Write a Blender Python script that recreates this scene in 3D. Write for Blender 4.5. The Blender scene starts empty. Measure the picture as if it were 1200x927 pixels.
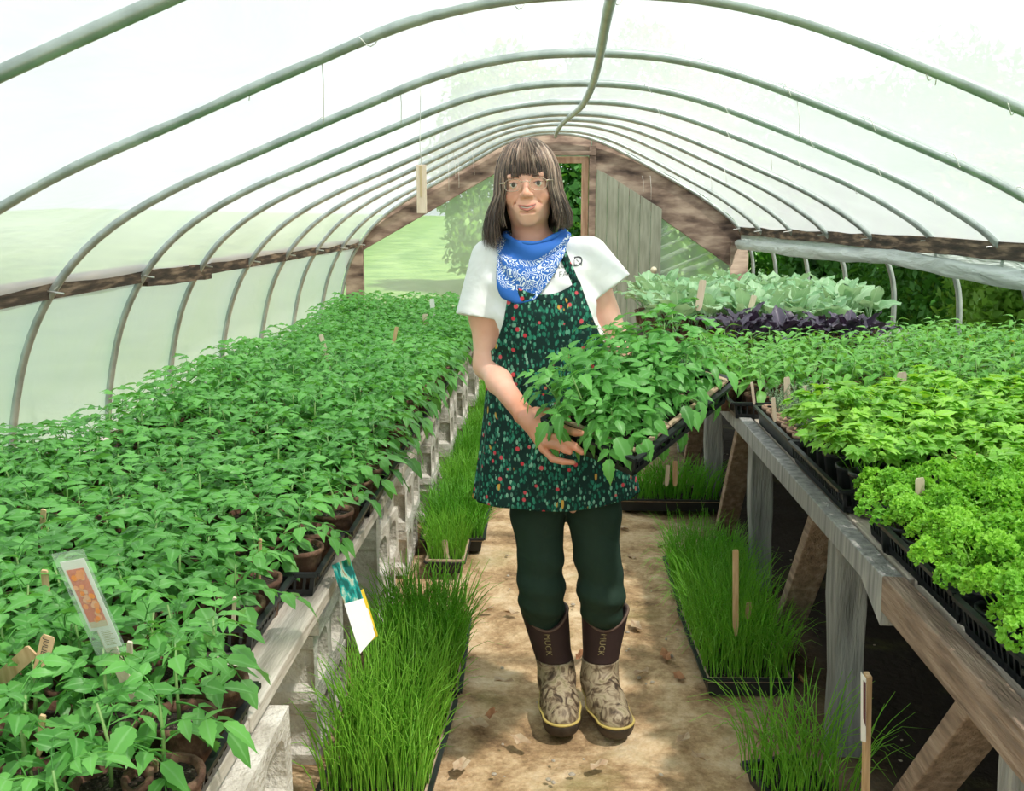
import bpy, math, random
import numpy as np
from mathutils import Vector, Matrix, Euler
from mathutils.bvhtree import BVHTree
S = bpy.context.scene
COL = S.collection
# ---------------------------------------------------------------- camera
F = 1150.0; EYE = 1.47
pitch = math.atan(213.5 / F); yaw = math.atan(50 / math.hypot(F, 213.5))
fw = Vector((-math.sin(yaw) * math.cos(pitch), math.cos(yaw) * math.cos(pitch), -math.sin(pitch)))
rt = Vector((math.cos(yaw), math.sin(yaw), 0)); up = rt.cross(fw)
cd = bpy.data.cameras.new('camera'); cam = bpy.data.objects.new('camera', cd); COL.objects.link(cam)
cd.sensor_fit = 'HORIZONTAL'; cd.sensor_width = 36; cd.lens = 36 * F / 1200
cd.clip_start = 0.05; cd.clip_end = 300
cam.matrix_world = Matrix(((rt.x, up.x, -fw.x, 0), (rt.y, up.y, -fw.y, 0), (rt.z, up.z, -fw.z, EYE), (0, 0, 0, 1)))
S.camera = cam
def at(u, v, y):
    """the world point at depth y that was measured at photo pixel (u, v)"""
    d = fw + rt * ((u - 600) / F) - up * ((v - 463.5) / F)
    return Vector((0, 0, EYE)) + d * (y / d.y)
# ---------------------------------------------------------------- light
w = bpy.data.worlds.new('world'); S.world = w; w.use_nodes = True
nt = w.node_tree; bg = nt.nodes['Background']
bg.inputs['Color'].default_value = (0.86, 0.94, 1.0, 1); bg.inputs['Strength'].default_value = 1.5
sl = bpy.data.lights.new('sun', 'SUN'); sl.energy = 13.5; sl.angle = math.radians(2.0); sl.color = (1.0, 0.95, 0.86)
sun = bpy.data.objects.new('sun', sl); COL.objects.link(sun)
sun.rotation_euler = Vector((0.46, -0.32, 1.0)).to_track_quat('Z', 'Y').to_euler()
S.view_settings.view_transform = 'Standard'; S.view_settings.look = 'None'
S.view_settings.gamma = 1; S.view_settings.use_curve_mapping = False
S.view_settings.exposure = -0.26
# ---------------------------------------------------------------- materials
def nd(t, typ, **kw):
    n = t.nodes.new(typ)
    for k, v in kw.items():
        if k in n.inputs: n.inputs[k].default_value = v
        else: setattr(n, k, v)
    return n
def new_mat(name):
    m = bpy.data.materials.new(name); m.use_nodes = True; t = m.node_tree
    b = t.nodes['Principled BSDF']; return m, t, b
def ramp(t, src, stops):
    r = t.nodes.new('ShaderNodeValToRGB'); e = r.color_ramp.elements
    while len(e) < len(stops): e.new(0.5)
    for el, (p, c) in zip(e, stops): el.position = p; el.color = (*c, 1)
    t.links.new(src, r.inputs[0]); return r.outputs[0]
def coords(t, kind='Object', scale=(1, 1, 1)):
    c = t.nodes.new('ShaderNodeTexCoord'); m = t.nodes.new('ShaderNodeMapping')
    m.inputs['Scale'].default_value = scale
    t.links.new(c.outputs[kind], m.inputs[0]); return m.outputs[0]
def noisy(name, stops, scale=20, rough=0.7, metal=0.0, bump=0.2, stretch=(1, 1, 1), detail=4, spec=0.4, bscale=None, bdist=0.01):
    m, t, b = new_mat(name)
    v = coords(t, 'Object', stretch)
    n = nd(t, 'ShaderNodeTexNoise', Scale=scale, Detail=detail); t.links.new(v, n.inputs['Vector'])
    t.links.new(ramp(t, n.outputs[0], stops), b.inputs['Base Color'])
    b.inputs['Roughness'].default_value = rough; b.inputs['Metallic'].default_value = metal
    b.inputs['Specular IOR Level'].default_value = spec
    if bump:
        n2 = nd(t, 'ShaderNodeTexNoise', Scale=bscale or scale * 3, Detail=4); t.links.new(v, n2.inputs['Vector'])
        bp = nd(t, 'ShaderNodeBump', Strength=bump, Distance=bdist)
        t.links.new(n2.outputs[0], bp.inputs['Height']); t.links.new(bp.outputs[0], b.inputs['Normal'])
    return m
def leaf_mat(name, c1, c2, trans=(0.3, 0.6, 0.1), tmix=0.3, rough=0.45, vein=None, spec=0.38):
    m, t, b = new_mat(name); out = t.nodes['Material Output']
    oi = t.nodes.new('ShaderNodeObjectInfo'); v = coords(t)
    n = nd(t, 'ShaderNodeTexNoise', Scale=16.0, Detail=2.0); t.links.new(v, n.inputs['Vector'])
    a = nd(t, 'ShaderNodeMath', operation='ADD'); t.links.new(n.outputs[0], a.inputs[0]); t.links.new(oi.outputs['Random'], a.inputs[1])
    h = nd(t, 'ShaderNodeMath', operation='MULTIPLY'); t.links.new(a.outputs[0], h.inputs[0]); h.inputs[1].default_value = 0.6
    col = ramp(t, h.outputs[0], [(0.1, c1), (0.9, c2)])
    if vein:
        at_ = nd(t, 'ShaderNodeAttribute', attribute_name='vein')
        mx = nd(t, 'ShaderNodeMix', data_type='RGBA'); vr = nd(t, 'ShaderNodeMapRange'); vr.inputs[1].default_value = 0.80; vr.inputs[2].default_value = 1.0; vr.inputs[4].default_value = 0.8; t.links.new(at_.outputs['Fac'], vr.inputs[0]); t.links.new(vr.outputs[0], mx.inputs[0]); t.links.new(col, mx.inputs[6])
        mx.inputs[7].default_value = (*vein, 1); col = mx.outputs[2]
    t.links.new(col, b.inputs['Base Color']); b.inputs['Roughness'].default_value = rough; b.inputs['Specular IOR Level'].default_value = spec
    tr = nd(t, 'ShaderNodeBsdfTranslucent'); tr.inputs[0].default_value = (*trans, 1)
    mx = nd(t, 'ShaderNodeMixShader', Fac=tmix)
    t.links.new(b.outputs[0], mx.inputs[1]); t.links.new(tr.outputs[0], mx.inputs[2]); t.links.new(mx.outputs[0], out.inputs[0])
    return m
def film_mat(name, col, transp, trans=0.6, rough=0.3, bump=0.5, scale=1.2, stretch=(1, 1, 1), stain=None):
    m, t, b = new_mat(name); out = t.nodes['Material Output']; v = coords(t, 'Object', stretch)
    n = nd(t, 'ShaderNodeTexNoise', Scale=scale, Detail=5.0, Distortion=0.8); t.links.new(v, n.inputs['Vector'])
    bp = nd(t, 'ShaderNodeBump', Strength=bump, Distance=0.06); t.links.new(n.outputs[0], bp.inputs['Height'])
    cc = ramp(t, n.outputs[0], [(0.3, stain or tuple(x * 0.9 for x in col)), (0.62, col)])
    b.inputs['Roughness'].default_value = rough; t.links.new(bp.outputs[0], b.inputs['Normal']); t.links.new(cc, b.inputs['Base Color'])
    tr = nd(t, 'ShaderNodeBsdfTranslucent'); t.links.new(cc, tr.inputs[0]); t.links.new(bp.outputs[0], tr.inputs['Normal'])
    m1 = nd(t, 'ShaderNodeMixShader', Fac=trans); t.links.new(b.outputs[0], m1.inputs[1]); t.links.new(tr.outputs[0], m1.inputs[2])
    tp = nd(t, 'ShaderNodeBsdfTransparent')
    m2 = nd(t, 'ShaderNodeMixShader', Fac=transp); t.links.new(m1.outputs[0], m2.inputs[1]); t.links.new(tp.outputs[0], m2.inputs[2])
    t.links.new(m2.outputs[0], out.inputs[0]); return m
def plain(name, col, rough=0.6, metal=0.0, spec=0.5):
    m, t, b = new_mat(name); b.inputs['Base Color'].default_value = (*col, 1); b.inputs['Roughness'].default_value = rough
    b.inputs['Metallic'].default_value = metal; b.inputs['Specular IOR Level'].default_value = spec; return m
M = {}
M['film'] = film_mat('roof film', (0.78, 0.84, 0.87), 0.25, 0.31, 0.35, 0.5, 1.1, (1.2, 0.5, 1))
M['film_side'] = film_mat('side film', (0.74, 0.81, 0.80), 0.10, 0.5, 0.35, 0.5, 1.5, stain=(0.72, 0.80, 0.74))
M['film_end'] = film_mat('end film', (0.74, 0.82, 0.70), 0.48, 0.45, 0.3, 0.5, 1.2, stain=(0.6, 0.75, 0.55))
M['film_roll'] = film_mat('rolled film', (0.80, 0.88, 0.86), 0.04, 0.35, 0.3, 0.9, 3.5, (1, .6, 4), stain=(0.55, 0.62, 0.6))
M['steel'] = noisy('galvanised steel', [(0.3, (0.30, 0.35, 0.33)), (0.7, (0.50, 0.56, 0.53))], 9, 0.38, 0.55, 0.05)
M['bolt'] = plain('bolt steel', (0.75, 0.75, 0.72), 0.3, 0.9)
M['hip'] = noisy('weathered dark board', [(0.3, (0.02, 0.018, 0.014)), (0.5, (0.07, 0.05, 0.035)), (0.68, (0.26, 0.19, 0.13))], 5, 0.85, 0, 0.4, (6, 0.8, 6))
M['rafter'] = noisy('stained rafter', [(0.28, (0.06, 0.04, 0.033)), (0.45, (0.22, 0.155, 0.12)), (0.65, (0.46, 0.36, 0.28))], 3, 0.8, 0, 0.3, (1, 6, 3))
M['doorframe'] = noisy('reddish door frame', [(0.3, (0.35, 0.20, 0.13)), (0.7, (0.58, 0.40, 0.28))], 4, 0.75, 0, 0.2, (6, 6, 1))
M['doorpanel'] = noisy('grey green planks', [(0.3, (0.22, 0.24, 0.18)), (0.7, (0.36, 0.38, 0.30))], 3, 0.8, 0, 0.15, (8, 8, 1))
M['grey_wood'] = noisy('silvered timber', [(0.25, (0.15, 0.15, 0.145)), (0.5, (0.30, 0.30, 0.29)), (0.75, (0.46, 0.45, 0.42))], 6, 0.85, 0, 0.7, (7, 7, 0.7), bscale=24)
M['brown_wood'] = noisy('brown sawn timber', [(0.25, (0.13, 0.09, 0.065)), (0.5, (0.27, 0.19, 0.14)), (0.75, (0.42, 0.32, 0.25))], 6, 0.85, 0, 0.7, (8, 1, 8), bscale=20)
M['pale_board'] = noisy('pale bench board', [(0.25, (0.42, 0.36, 0.30)), (0.5, (0.60, 0.53, 0.45)), (0.75, (0.72, 0.66, 0.58))], 5, 0.8, 0, 0.4, (8, 1, 8))
M['block'] = noisy('concrete', [(0.25, (0.42, 0.38, 0.32)), (0.5, (0.64, 0.60, 0.53)), (0.75, (0.76, 0.73, 0.67))], 14, 0.92, 0, 0.8, bscale=90)
M['black'] = noisy('black plastic', [(0.3, (0.010, 0.013, 0.015)), (0.7, (0.028, 0.032, 0.035))], 12, 0.38, 0, 0.1)
M['fibre'] = noisy('fibre pot', [(0.25, (0.06, 0.028, 0.018)), (0.5, (0.13, 0.065, 0.042)), (0.75, (0.30, 0.18, 0.12))], 40, 0.85, 0, 0.4)
M['tanrim'] = noisy('tan pack rim', [(0.3, (0.36, 0.24, 0.16)), (0.7, (0.58, 0.44, 0.32))], 30, 0.7, 0, 0.2)
M['clay'] = noisy('clay pot', [(0.3, (0.32, 0.19, 0.13)), (0.7, (0.5, 0.33, 0.23))], 30, 0.8, 0, 0.2)
M['soil'] = noisy('potting soil', [(0.3, (0.012, 0.009, 0.007)), (0.6, (0.05, 0.035, 0.025)), (0.72, (0.35, 0.30, 0.25))], 160, 0.95, 0, 1.0, bscale=200)
M['stake'] = noisy('wooden stake', [(0.3, (0.50, 0.30, 0.15)), (0.7, (0.72, 0.50, 0.30))], 12, 0.7, 0, 0.1, (8, 8, 1))
M['pinkstake'] = noisy('pale stake', [(0.3, (0.70, 0.55, 0.42)), (0.7, (0.82, 0.68, 0.55))], 12, 0.7, 0, 0.1, (8, 8, 1))
M['white'] = plain('white card', (0.85, 0.84, 0.82), 0.4)
M['ink'] = plain('ink', (0.03, 0.03, 0.035), 0.6)
M['greyink'] = plain('grey ink', (0.22, 0.22, 0.22), 0.6)
M['twine'] = plain('white twine', (0.85, 0.83, 0.78), 0.8)
M['yellow'] = plain('yellow card', (0.85, 0.6, 0.03), 0.45)
M['teal'] = plain('teal print', (0.01, 0.28, 0.27), 0.45)
M['tomred'] = plain('tomato print', (0.75, 0.10, 0.03), 0.45)
M['tomor'] = plain('orange tomato print', (0.9, 0.30, 0.10), 0.45)
M['beige'] = plain('beige print', (0.65, 0.5, 0.36), 0.5)
M['purpleprint'] = plain('dark pink print', (0.12, 0.03, 0.05), 0.5)
M['sleeve'] = film_mat('clear sleeve', (0.85, 0.9, 0.88), 0.82, 0.3, 0.1, 0.1, 8)
G1 = (0.35, 0.62, 0.12)
M['tomato'] = leaf_mat('tomato leaf', (0.028, 0.150, 0.020), (0.15, 0.44, 0.09), (0.22, 0.60, 0.08), 0.30, 0.42, (0.22, 0.48, 0.17))
M['stem'] = leaf_mat('green stem', (0.16, 0.33, 0.09), (0.26, 0.42, 0.14), G1, 0.1)
M['parsley'] = leaf_mat('parsley', (0.11, 0.36, 0.03), (0.28, 0.60, 0.05), (0.4, 0.75, 0.06), 0.3, 0.5)
M['celery'] = leaf_mat('celery leaf', (0.05, 0.26, 0.02), (0.34, 0.66, 0.09), (0.45, 0.8, 0.05), 0.33, 0.55, (0.42, 0.65, 0.25))
M['pepper'] = leaf_mat('pepper leaf', (0.05, 0.25, 0.03), (0.20, 0.50, 0.09), (0.30, 0.65, 0.08), 0.30, 0.45, (0.26, 0.52, 0.16))
M['kale'] = leaf_mat('cabbage leaf', (0.17, 0.40, 0.19), (0.42, 0.62, 0.38), (0.5, 0.72, 0.35), 0.28, 0.5, (0.65, 0.78, 0.6))
M['purple'] = leaf_mat('purple cabbage leaf', (0.015, 0.010, 0.022), (0.10, 0.085, 0.13), (0.2, 0.1, 0.2), 0.06, 0.4, (0.22, 0.16, 0.25))
M['thyme'] = leaf_mat('thyme', (0.12, 0.22, 0.10), (0.27, 0.38, 0.22), (0.3, 0.5, 0.2), 0.2)
M['sage'] = leaf_mat('sage leaf', (0.22, 0.42, 0.14), (0.42, 0.60, 0.32), (0.4, 0.6, 0.3), 0.25)
M['chive'] = leaf_mat('chive blade', (0.09, 0.38, 0.03), (0.30, 0.62, 0.07), (0.4, 0.85, 0.05), 0.35, 0.35)
M['tree1'] = leaf_mat('tree leaf', (0.012, 0.07, 0.012), (0.06, 0.21, 0.025), (0.2, 0.5, 0.04), 0.22, 0.5)
M['tree2'] = leaf_mat('lighter tree leaf', (0.05, 0.17, 0.02), (0.20, 0.38, 0.05), (0.4, 0.7, 0.06), 0.25, 0.5)
M['bark'] = noisy('bark', [(0.3, (0.06, 0.05, 0.035)), (0.7, (0.16, 0.12, 0.09))], 12, 0.9, 0, 0.5)
M['dryleaf'] = noisy('dry leaf', [(0.3, (0.38, 0.24, 0.14)), (0.7, (0.68, 0.54, 0.38))], 30, 0.8, 0, 0.3)
M['redleaf'] = noisy('red dry leaf', [(0.3, (0.32, 0.13, 0.06)), (0.7, (0.55, 0.28, 0.14))], 30, 0.8, 0, 0.3)
M['stone'] = noisy('stone', [(0.3, (0.42, 0.34, 0.26)), (0.7, (0.70, 0.62, 0.52))], 30, 0.9, 0, 0.5)
# ground: tan packed dirt, shade under the right bench painted in darker, green algae patches
m, t, b = new_mat('packed dirt'); v = coords(t)
n1 = nd(t, 'ShaderNodeTexNoise', Scale=4.5, Detail=12.0, Roughness=0.78); t.links.new(v, n1.inputs['Vector'])
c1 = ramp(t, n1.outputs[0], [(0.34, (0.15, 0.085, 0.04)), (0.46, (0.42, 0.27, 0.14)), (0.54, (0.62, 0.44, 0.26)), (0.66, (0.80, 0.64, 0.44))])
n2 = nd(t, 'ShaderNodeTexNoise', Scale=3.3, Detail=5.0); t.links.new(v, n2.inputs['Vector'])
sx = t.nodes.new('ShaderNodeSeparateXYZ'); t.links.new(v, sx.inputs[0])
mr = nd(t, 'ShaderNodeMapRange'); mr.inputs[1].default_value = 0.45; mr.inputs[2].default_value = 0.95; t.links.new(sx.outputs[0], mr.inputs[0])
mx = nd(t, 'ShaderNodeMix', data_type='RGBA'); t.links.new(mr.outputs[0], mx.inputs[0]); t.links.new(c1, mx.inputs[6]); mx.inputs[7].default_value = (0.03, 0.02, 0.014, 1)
g = ramp(t, n2.outputs[0], [(0.56, (0, 0, 0)), (0.72, (0.55, 0.55, 0.55))])
mx2 = nd(t, 'ShaderNodeMix', data_type='RGBA'); t.links.new(g, mx2.inputs[0]); t.links.new(mx.outputs[2], mx2.inputs[6]); mx2.inputs[7].default_value = (0.16, 0.17, 0.04, 1)
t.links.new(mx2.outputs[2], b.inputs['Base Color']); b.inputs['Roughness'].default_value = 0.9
n3 = nd(t, 'ShaderNodeTexNoise', Scale=28.0, Detail=8.0); t.links.new(v, n3.inputs['Vector'])
bp = nd(t, 'ShaderNodeBump', Strength=0.8, Distance=0.02); t.links.new(n3.outputs[0], bp.inputs['Height']); t.links.new(bp.outputs[0], b.inputs['Normal'])
M['dirt'] = m
M['grass'] = noisy('meadow', [(0.3, (0.06, 0.15, 0.03)), (0.7, (0.19, 0.31, 0.09))], 1.5, 0.9, 0, 0.3)
# ---------------------------------------------------------------- helpers
def tag(o, label=None, cat=None, group=None, kind=None):
    if label: o['label'] = label
    if cat: o['category'] = cat
    if group: o['group'] = group
    if kind: o['kind'] = kind
    return o
KIDS = {}      # children of each thing, so copying stays cheap
def link(name, me, mat=None, parent=None, loc=None):
    o = bpy.data.objects.new(name, me)
    if mat and not me.materials: me.materials.append(mat)
    COL.objects.link(o)
    if parent: o.parent = parent; KIDS.setdefault(parent.name, []).append(o)
    if loc is not None: o.location = loc
    return o
def empty(name, loc=(0, 0, 0), rz=0):
    o = bpy.data.objects.new(name, None); COL.objects.link(o); o.location = loc; o.rotation_euler = (0, 0, rz)
    o.empty_display_size = 0.05; return o
class MB:
    def __init__(s): s.v = []; s.f = []; s.vein = []
    def add(s, V, Fc, vein=None):
        n = len(s.v); s.v.extend([tuple(p) for p in V]); s.f.extend([tuple(i + n for i in f) for f in Fc])
        s.vein.extend(vein if vein is not None else [0.0] * len(V)); return s
    def box(s, a, b, jit=0.0, rnd=random):
        x0, y0, z0 = a; x1, y1, z1 = b
        V = [(x, y, z) for z in (z0, z1) for y in (y0, y1) for x in (x0, x1)]
        if jit: V = [tuple(c + rnd.uniform(-jit, jit) for c in p) for p in V]
        return s.add(V, [(0, 2, 3, 1), (4, 5, 7, 6), (0, 1, 5, 4), (2, 6, 7, 3), (0, 4, 6, 2), (1, 3, 7, 5)])
    def bar(s, p, q, wd, th, upv=(0, 0, 1)):
        p = Vector(p); q = Vector(q); d = (q - p).normalized(); u = Vector(upv)
        if abs(d.dot(u)) > 0.95: u = Vector((0, 1, 0))
        a = d.cross(u).normalized() * wd / 2; c = a.cross(d).normalized() * th / 2
        V = [p - a - c, p + a - c, p + a + c, p - a + c, q - a - c, q + a - c, q + a + c, q - a + c]
        return s.add(V, [(0, 3, 2, 1), (4, 5, 6, 7), (0, 1, 5, 4), (1, 2, 6, 5), (2, 3, 7, 6), (3, 0, 4, 7)])
    def tube(s, pts, r, n=6, cap=True):
        pts = [Vector(p) for p in pts]; R = r if hasattr(r, '__len__') else [r] * len(pts)
        V = []; u = None
        for i, p in enumerate(pts):
            d = (pts[min(i + 1, len(pts) - 1)] - pts[max(i - 1, 0)]).normalized()
            if u is None: u = d.orthogonal().normalized()
            u = (u - d * u.dot(d)).normalized(); w_ = d.cross(u)
            for k in range(n):
                a = 2 * math.pi * k / n; V.append(p + (u * math.cos(a) + w_ * math.sin(a)) * R[i])
        Fc = [(i * n + k, i * n + (k + 1) % n, (i + 1) * n + (k + 1) % n, (i + 1) * n + k) for i in range(len(pts) - 1) for k in range(n)]
        if cap: Fc += [tuple(range(n - 1, -1, -1)), tuple((len(pts) - 1) * n + k for k in range(n))]
        return s.add(V, Fc)
    def lathe(s, prof, n=16, c=(0, 0, 0), squash=1.0):
        V = [(c[0] + r * math.cos(2 * math.pi * k / n), c[1] + squash * r * math.sin(2 * math.pi * k / n), c[2] + z) for r, z in prof for k in range(n)]
        Fc = [(i * n + k, i * n + (k + 1) % n, (i + 1) * n + (k + 1) % n, (i + 1) * n + k) for i in range(len(prof) - 1) for k in range(n)]
        return s.add(V, Fc)
    def grid(s, fn, nu, nv, vein=None):
        V = [fn(i / nu, j / nv) for j in range(nv + 1) for i in range(nu + 1)]
        Fc = [(j * (nu + 1) + i, j * (nu + 1) + i + 1, (j + 1) * (nu + 1) + i + 1, (j + 1) * (nu + 1) + i) for j in range(nv) for i in range(nu)]
        return s.add(V, Fc)
    def mesh(s, name, mat, smooth=False):
        me = bpy.data.meshes.new(name); me.from_pydata(s.v, [], s.f)
        if any(s.vein):
            a = me.attributes.new('vein', 'FLOAT', 'POINT'); a.data.foreach_set('value', s.vein)
        if smooth: me.polygons.foreach_set('use_smooth', [True] * len(me.polygons))
        if mat: me.materials.append(mat)
        me.update(); return me
    def build(s, name, mat, parent=None, smooth=False, loc=None, bevel=0, solid=0):
        o = link(name, s.mesh(name, mat, smooth), None, parent, loc)
        if solid: md = o.modifiers.new('s', 'SOLIDIFY'); md.thickness = solid
        if bevel: md = o.modifiers.new('b', 'BEVEL'); md.width = bevel; md.segments = 2; md.limit_method = 'ANGLE'
        return o
def np_mesh(name, V, Q, mat, smooth=True):
    me = bpy.data.meshes.new(name); k = Q.shape[1]
    me.vertices.add(len(V)); me.vertices.foreach_set('co', V.astype(np.float32).ravel())
    me.loops.add(Q.size); me.loops.foreach_set('vertex_index', Q.astype(np.int32).ravel())
    me.polygons.add(len(Q)); me.polygons.foreach_set('loop_start', np.arange(0, Q.size, k, dtype=np.int32))
    me.update(calc_edges=True); me.validate()
    if smooth: me.polygons.foreach_set('use_smooth', np.ones(len(me.polygons), dtype=bool))
    if mat: me.materials.append(mat)
    return me
def copy_tree(o, parent=None):
    c = o.copy(); COL.objects.link(c)
    if parent: c.parent = parent
    for ch in KIDS.get(o.name, ()): copy_tree(ch, c)
    return c
def kids(root): pass
def lerp_table(T, z):
    T = sorted(T); zs = [r[0] for r in T]
    return [float(np.interp(z, zs, [r[k] for r in T])) for k in range(1, len(T[0]))]
ORD = ['first', 'second', 'third', 'fourth', 'fifth', 'sixth', 'seventh', 'eighth', 'ninth', 'tenth', 'eleventh', 'twelfth', 'thirteenth', 'fourteenth', 'fifteenth', 'sixteenth', 'seventeenth', 'eighteenth', 'nineteenth', 'twentieth', 'twenty-first', 'twenty-second']
NUM = 'zero one two three four five six seven eight nine ten eleven twelve thirteen fourteen fifteen sixteen seventeen eighteen nineteen twenty'.split()
NUM += ['twenty-' + n for n in NUM[1:10]] + ['thirty'] + ['thirty-' + n for n in NUM[1:10]] + ['forty'] + ['forty-' + n for n in NUM[1:10]]
# ================================================================ setting
R0 = random.Random(5)
def hills(u, v_):
    x = -9 + 18 * u; y = -3 + 23 * v_
    h = 0.012 * math.sin(x * 3.1 + y * 1.7) + 0.008 * math.sin(x * 7 + 2 * math.sin(y * 4)) + 0.004 * math.sin(y * 19 + x * 5)
    if abs(x) > 3.2: h += 0
    return (x, y, h - 0.006)
g = MB(); g.grid(lambda u, v_: ((-2.9 + 5.8 * u), -2 + 15 * v_, hills((-2.9 + 5.8 * u + 9) / 18, (-2 + 15 * v_ + 3) / 23)[2]), 120, 260)
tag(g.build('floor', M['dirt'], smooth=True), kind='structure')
g = MB()
def meadow(u, v_):
    x = -30 + 60 * u; y = -10 + 70 * v_
    z = -0.05 + max(0, y - 15) * 0.03 + max(0, abs(x) - 6) * 0.02
    return (x, y, z)
g.grid(meadow, 60, 60)
tag(g.build('meadow', M['grass'], smooth=True), 'green meadow rising around the greenhouse', None, None, 'structure')
# hoops ----------------------------------------------------------
PROF = [(-2.86, 0.0), (-2.85, 0.3), (-2.74, 0.75), (-2.56, 1.09), (-2.30, 1.36), (-1.92, 1.585), (-1.40, 1.80), (-0.95, 1.98), (-0.55, 2.13), (-0.2, 2.205),
        (0.15, 2.225), (0.5, 2.205), (0.85, 2.13), (1.25, 1.99), (1.65, 1.83), (2.05, 1.66), (2.35, 1.50), (2.6, 1.33), (2.78, 1.12), (2.87, 0.85), (2.88, 0.4), (2.87, 0.0)]
def catmull(P, n):
    out = []
    for i in range(len(P) - 1):
        p0 = P[max(i - 1, 0)]; p1 = P[i]; p2 = P[i + 1]; p3 = P[min(i + 2, len(P) - 1)]
        for k in range(n):
            t_ = k / n
            out.append(tuple(0.5 * (2 * b_ + (c_ - a_) * t_ + (2 * a_ - 5 * b_ + 4 * c_ - d_) * t_ ** 2 + (3 * b_ - a_ - 3 * c_ + d_) * t_ ** 3) for a_, b_, c_, d_ in zip(p0, p1, p2, p3)))
    out.append(tuple(P[-1])); return out
PS = catmull(PROF, 4)
def hoop_at(y, grow=0.0):
    f = min(max((y - 7.0) / 5.4, 0), 1)
    pts = []
    for x, z in PS:
        a = max(0, (z - 1.1) / 1.12)
        xx = x * (1 - 0.04 * f) - (0.30 * f if x > 0 else -0.02 * f) * (abs(x) / 2.88) - 0.13 * f * a * a
        zz = z + 0.20 * f * a ** 2 + 0.0
        pts.append((xx, zz))
    if grow:
        q = []
        for i, (x, z) in enumerate(pts):
            x0, z0 = pts[max(i - 1, 0)]; x1, z1 = pts[min(i + 1, len(pts) - 1)]
            l = math.hypot(x1 - x0, z1 - z0); q.append((x - (z1 - z0) / l * grow, z + (x1 - x0) / l * grow))
        pts = q
    return pts
HY = [-1.2, 0.05, 1.3, 2.45, 3.7, 4.9, 6.05, 7.1, 8.2, 9.25, 10.3, 11.4, 12.35]
RJ = random.Random(11)
for i, y in enumerate(HY):
    pts = [(x, y + 0.03 * math.sin(x * 1.3 + i), z + 0.01 * math.sin(i * 2.1)) for x, z in hoop_at(y)]
    mb = MB(); mb.tube(pts, 0.021, 10)
    if i >= 3:
        lab = 'grey steel roof hoop, %s from the camera of the arched pipes in view' % ORD[i - 3]
    else: lab = 'grey steel roof hoop standing behind the camera position'
    t_ = empty('greenhouse_hoop', (0, y, 0)); tag(t_, lab, 'hoop', 'arched steel hoops of the greenhouse')
    mb.v = [(a, b_ - y, c) for a, b_, c in mb.v]
    mb.build('pipe', M['steel'], t_, True)
    for sd in (0, 1):   # bolt through the pipe at the hip boards
        x, yy, z = pts[12] if sd == 0 else pts[-16]
        bb = MB(); bb.tube([(x - 0.03 * (1 - 2 * sd), 0, z), (x + 0.075 * (1 - 2 * sd), -0.01, z - 0.012)], 0.005, 6)
        bb.build('bolt', M['bolt'], t_)
# ridge pipe
RP = [(0.16, -1.2), (0.17, 1), (0.185, 2.45), (0.185, 3.7), (0.205, 4.9), (0.205, 6.05), (0.17, 7.1), (0.11, 8.2), (0.06, 9.25), (0.03, 10.3), (0.01, 11.4), (0.0, 12.3)]
rp = []
for x, y in catmull(RP, 3):
    pr_ = hoop_at(y); z = float(np.interp(x, [p[0] for p in pr_], [p[1] for p in pr_])); rp.append((x, y, z - 0.04))
mb = MB(); mb.tube(rp, 0.021, 10); o = mb.build('ridge_pipe', M['steel'], None, True)
tag(o, 'long grey steel ridge pipe running under the roof from front to back', 'pipe')
# roof film with sag between the hoops
def film(y0, y1, sel, name, mat, kind_name, grow=0.024):
    ys = []
    y = y0
    while y < y1 + 1e-6: ys.append(y); y += 0.12
    V = []; Fc = []; n = None
    for j, y in enumerate(ys):
        P = [p for i, p in enumerate(hoop_at(y, grow)) if sel(i)]; n = len(P)
        k = min(range(len(HY)), key=lambda q: abs(HY[q] - y)); dd = min(abs(HY[k] - y) / 0.6, 1)
        for i, (x, z) in enumerate(P):
            s_ = -0.022 * dd * (0.6 + 0.4 * math.sin(i * 0.9 + y * 1.7)) + 0.006 * math.sin(i * 1.3 + y * 5.0)
            if z < 1.0: s_ *= 0.4
            V.append((x - (s_ * 0.3 if x > 0 else -s_ * 0.3) * 0, y, z + s_ if z > 1.0 else z))
    for j in range(len(ys) - 1):
        for i in range(n - 1): Fc.append((j * n + i, j * n + i + 1, (j + 1) * n + i + 1, (j + 1) * n + i))
    mb = MB(); mb.add(V, Fc); o = mb.build(name, mat, None, True); tag(o, kind_name, None, None, 'structure'); return o
NP = len(PS)
film(-1.2, 12.36, lambda i: 11 <= i <= NP - 16, 'ceiling', M['film'], 'white translucent plastic film stretched over the hoops')
film(-1.2, 12.36, lambda i: i <= 12, 'wall_left', M['film_side'], 'pale green translucent plastic side wall film')
# front end wall film behind the camera
P = hoop_at(-1.2); mb = MB(); mb.add([(x, -1.2, z) for x, z in P], [tuple(range(len(P)))]); tag(mb.build('wall_front', M['film_side']), kind='structure')
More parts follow.
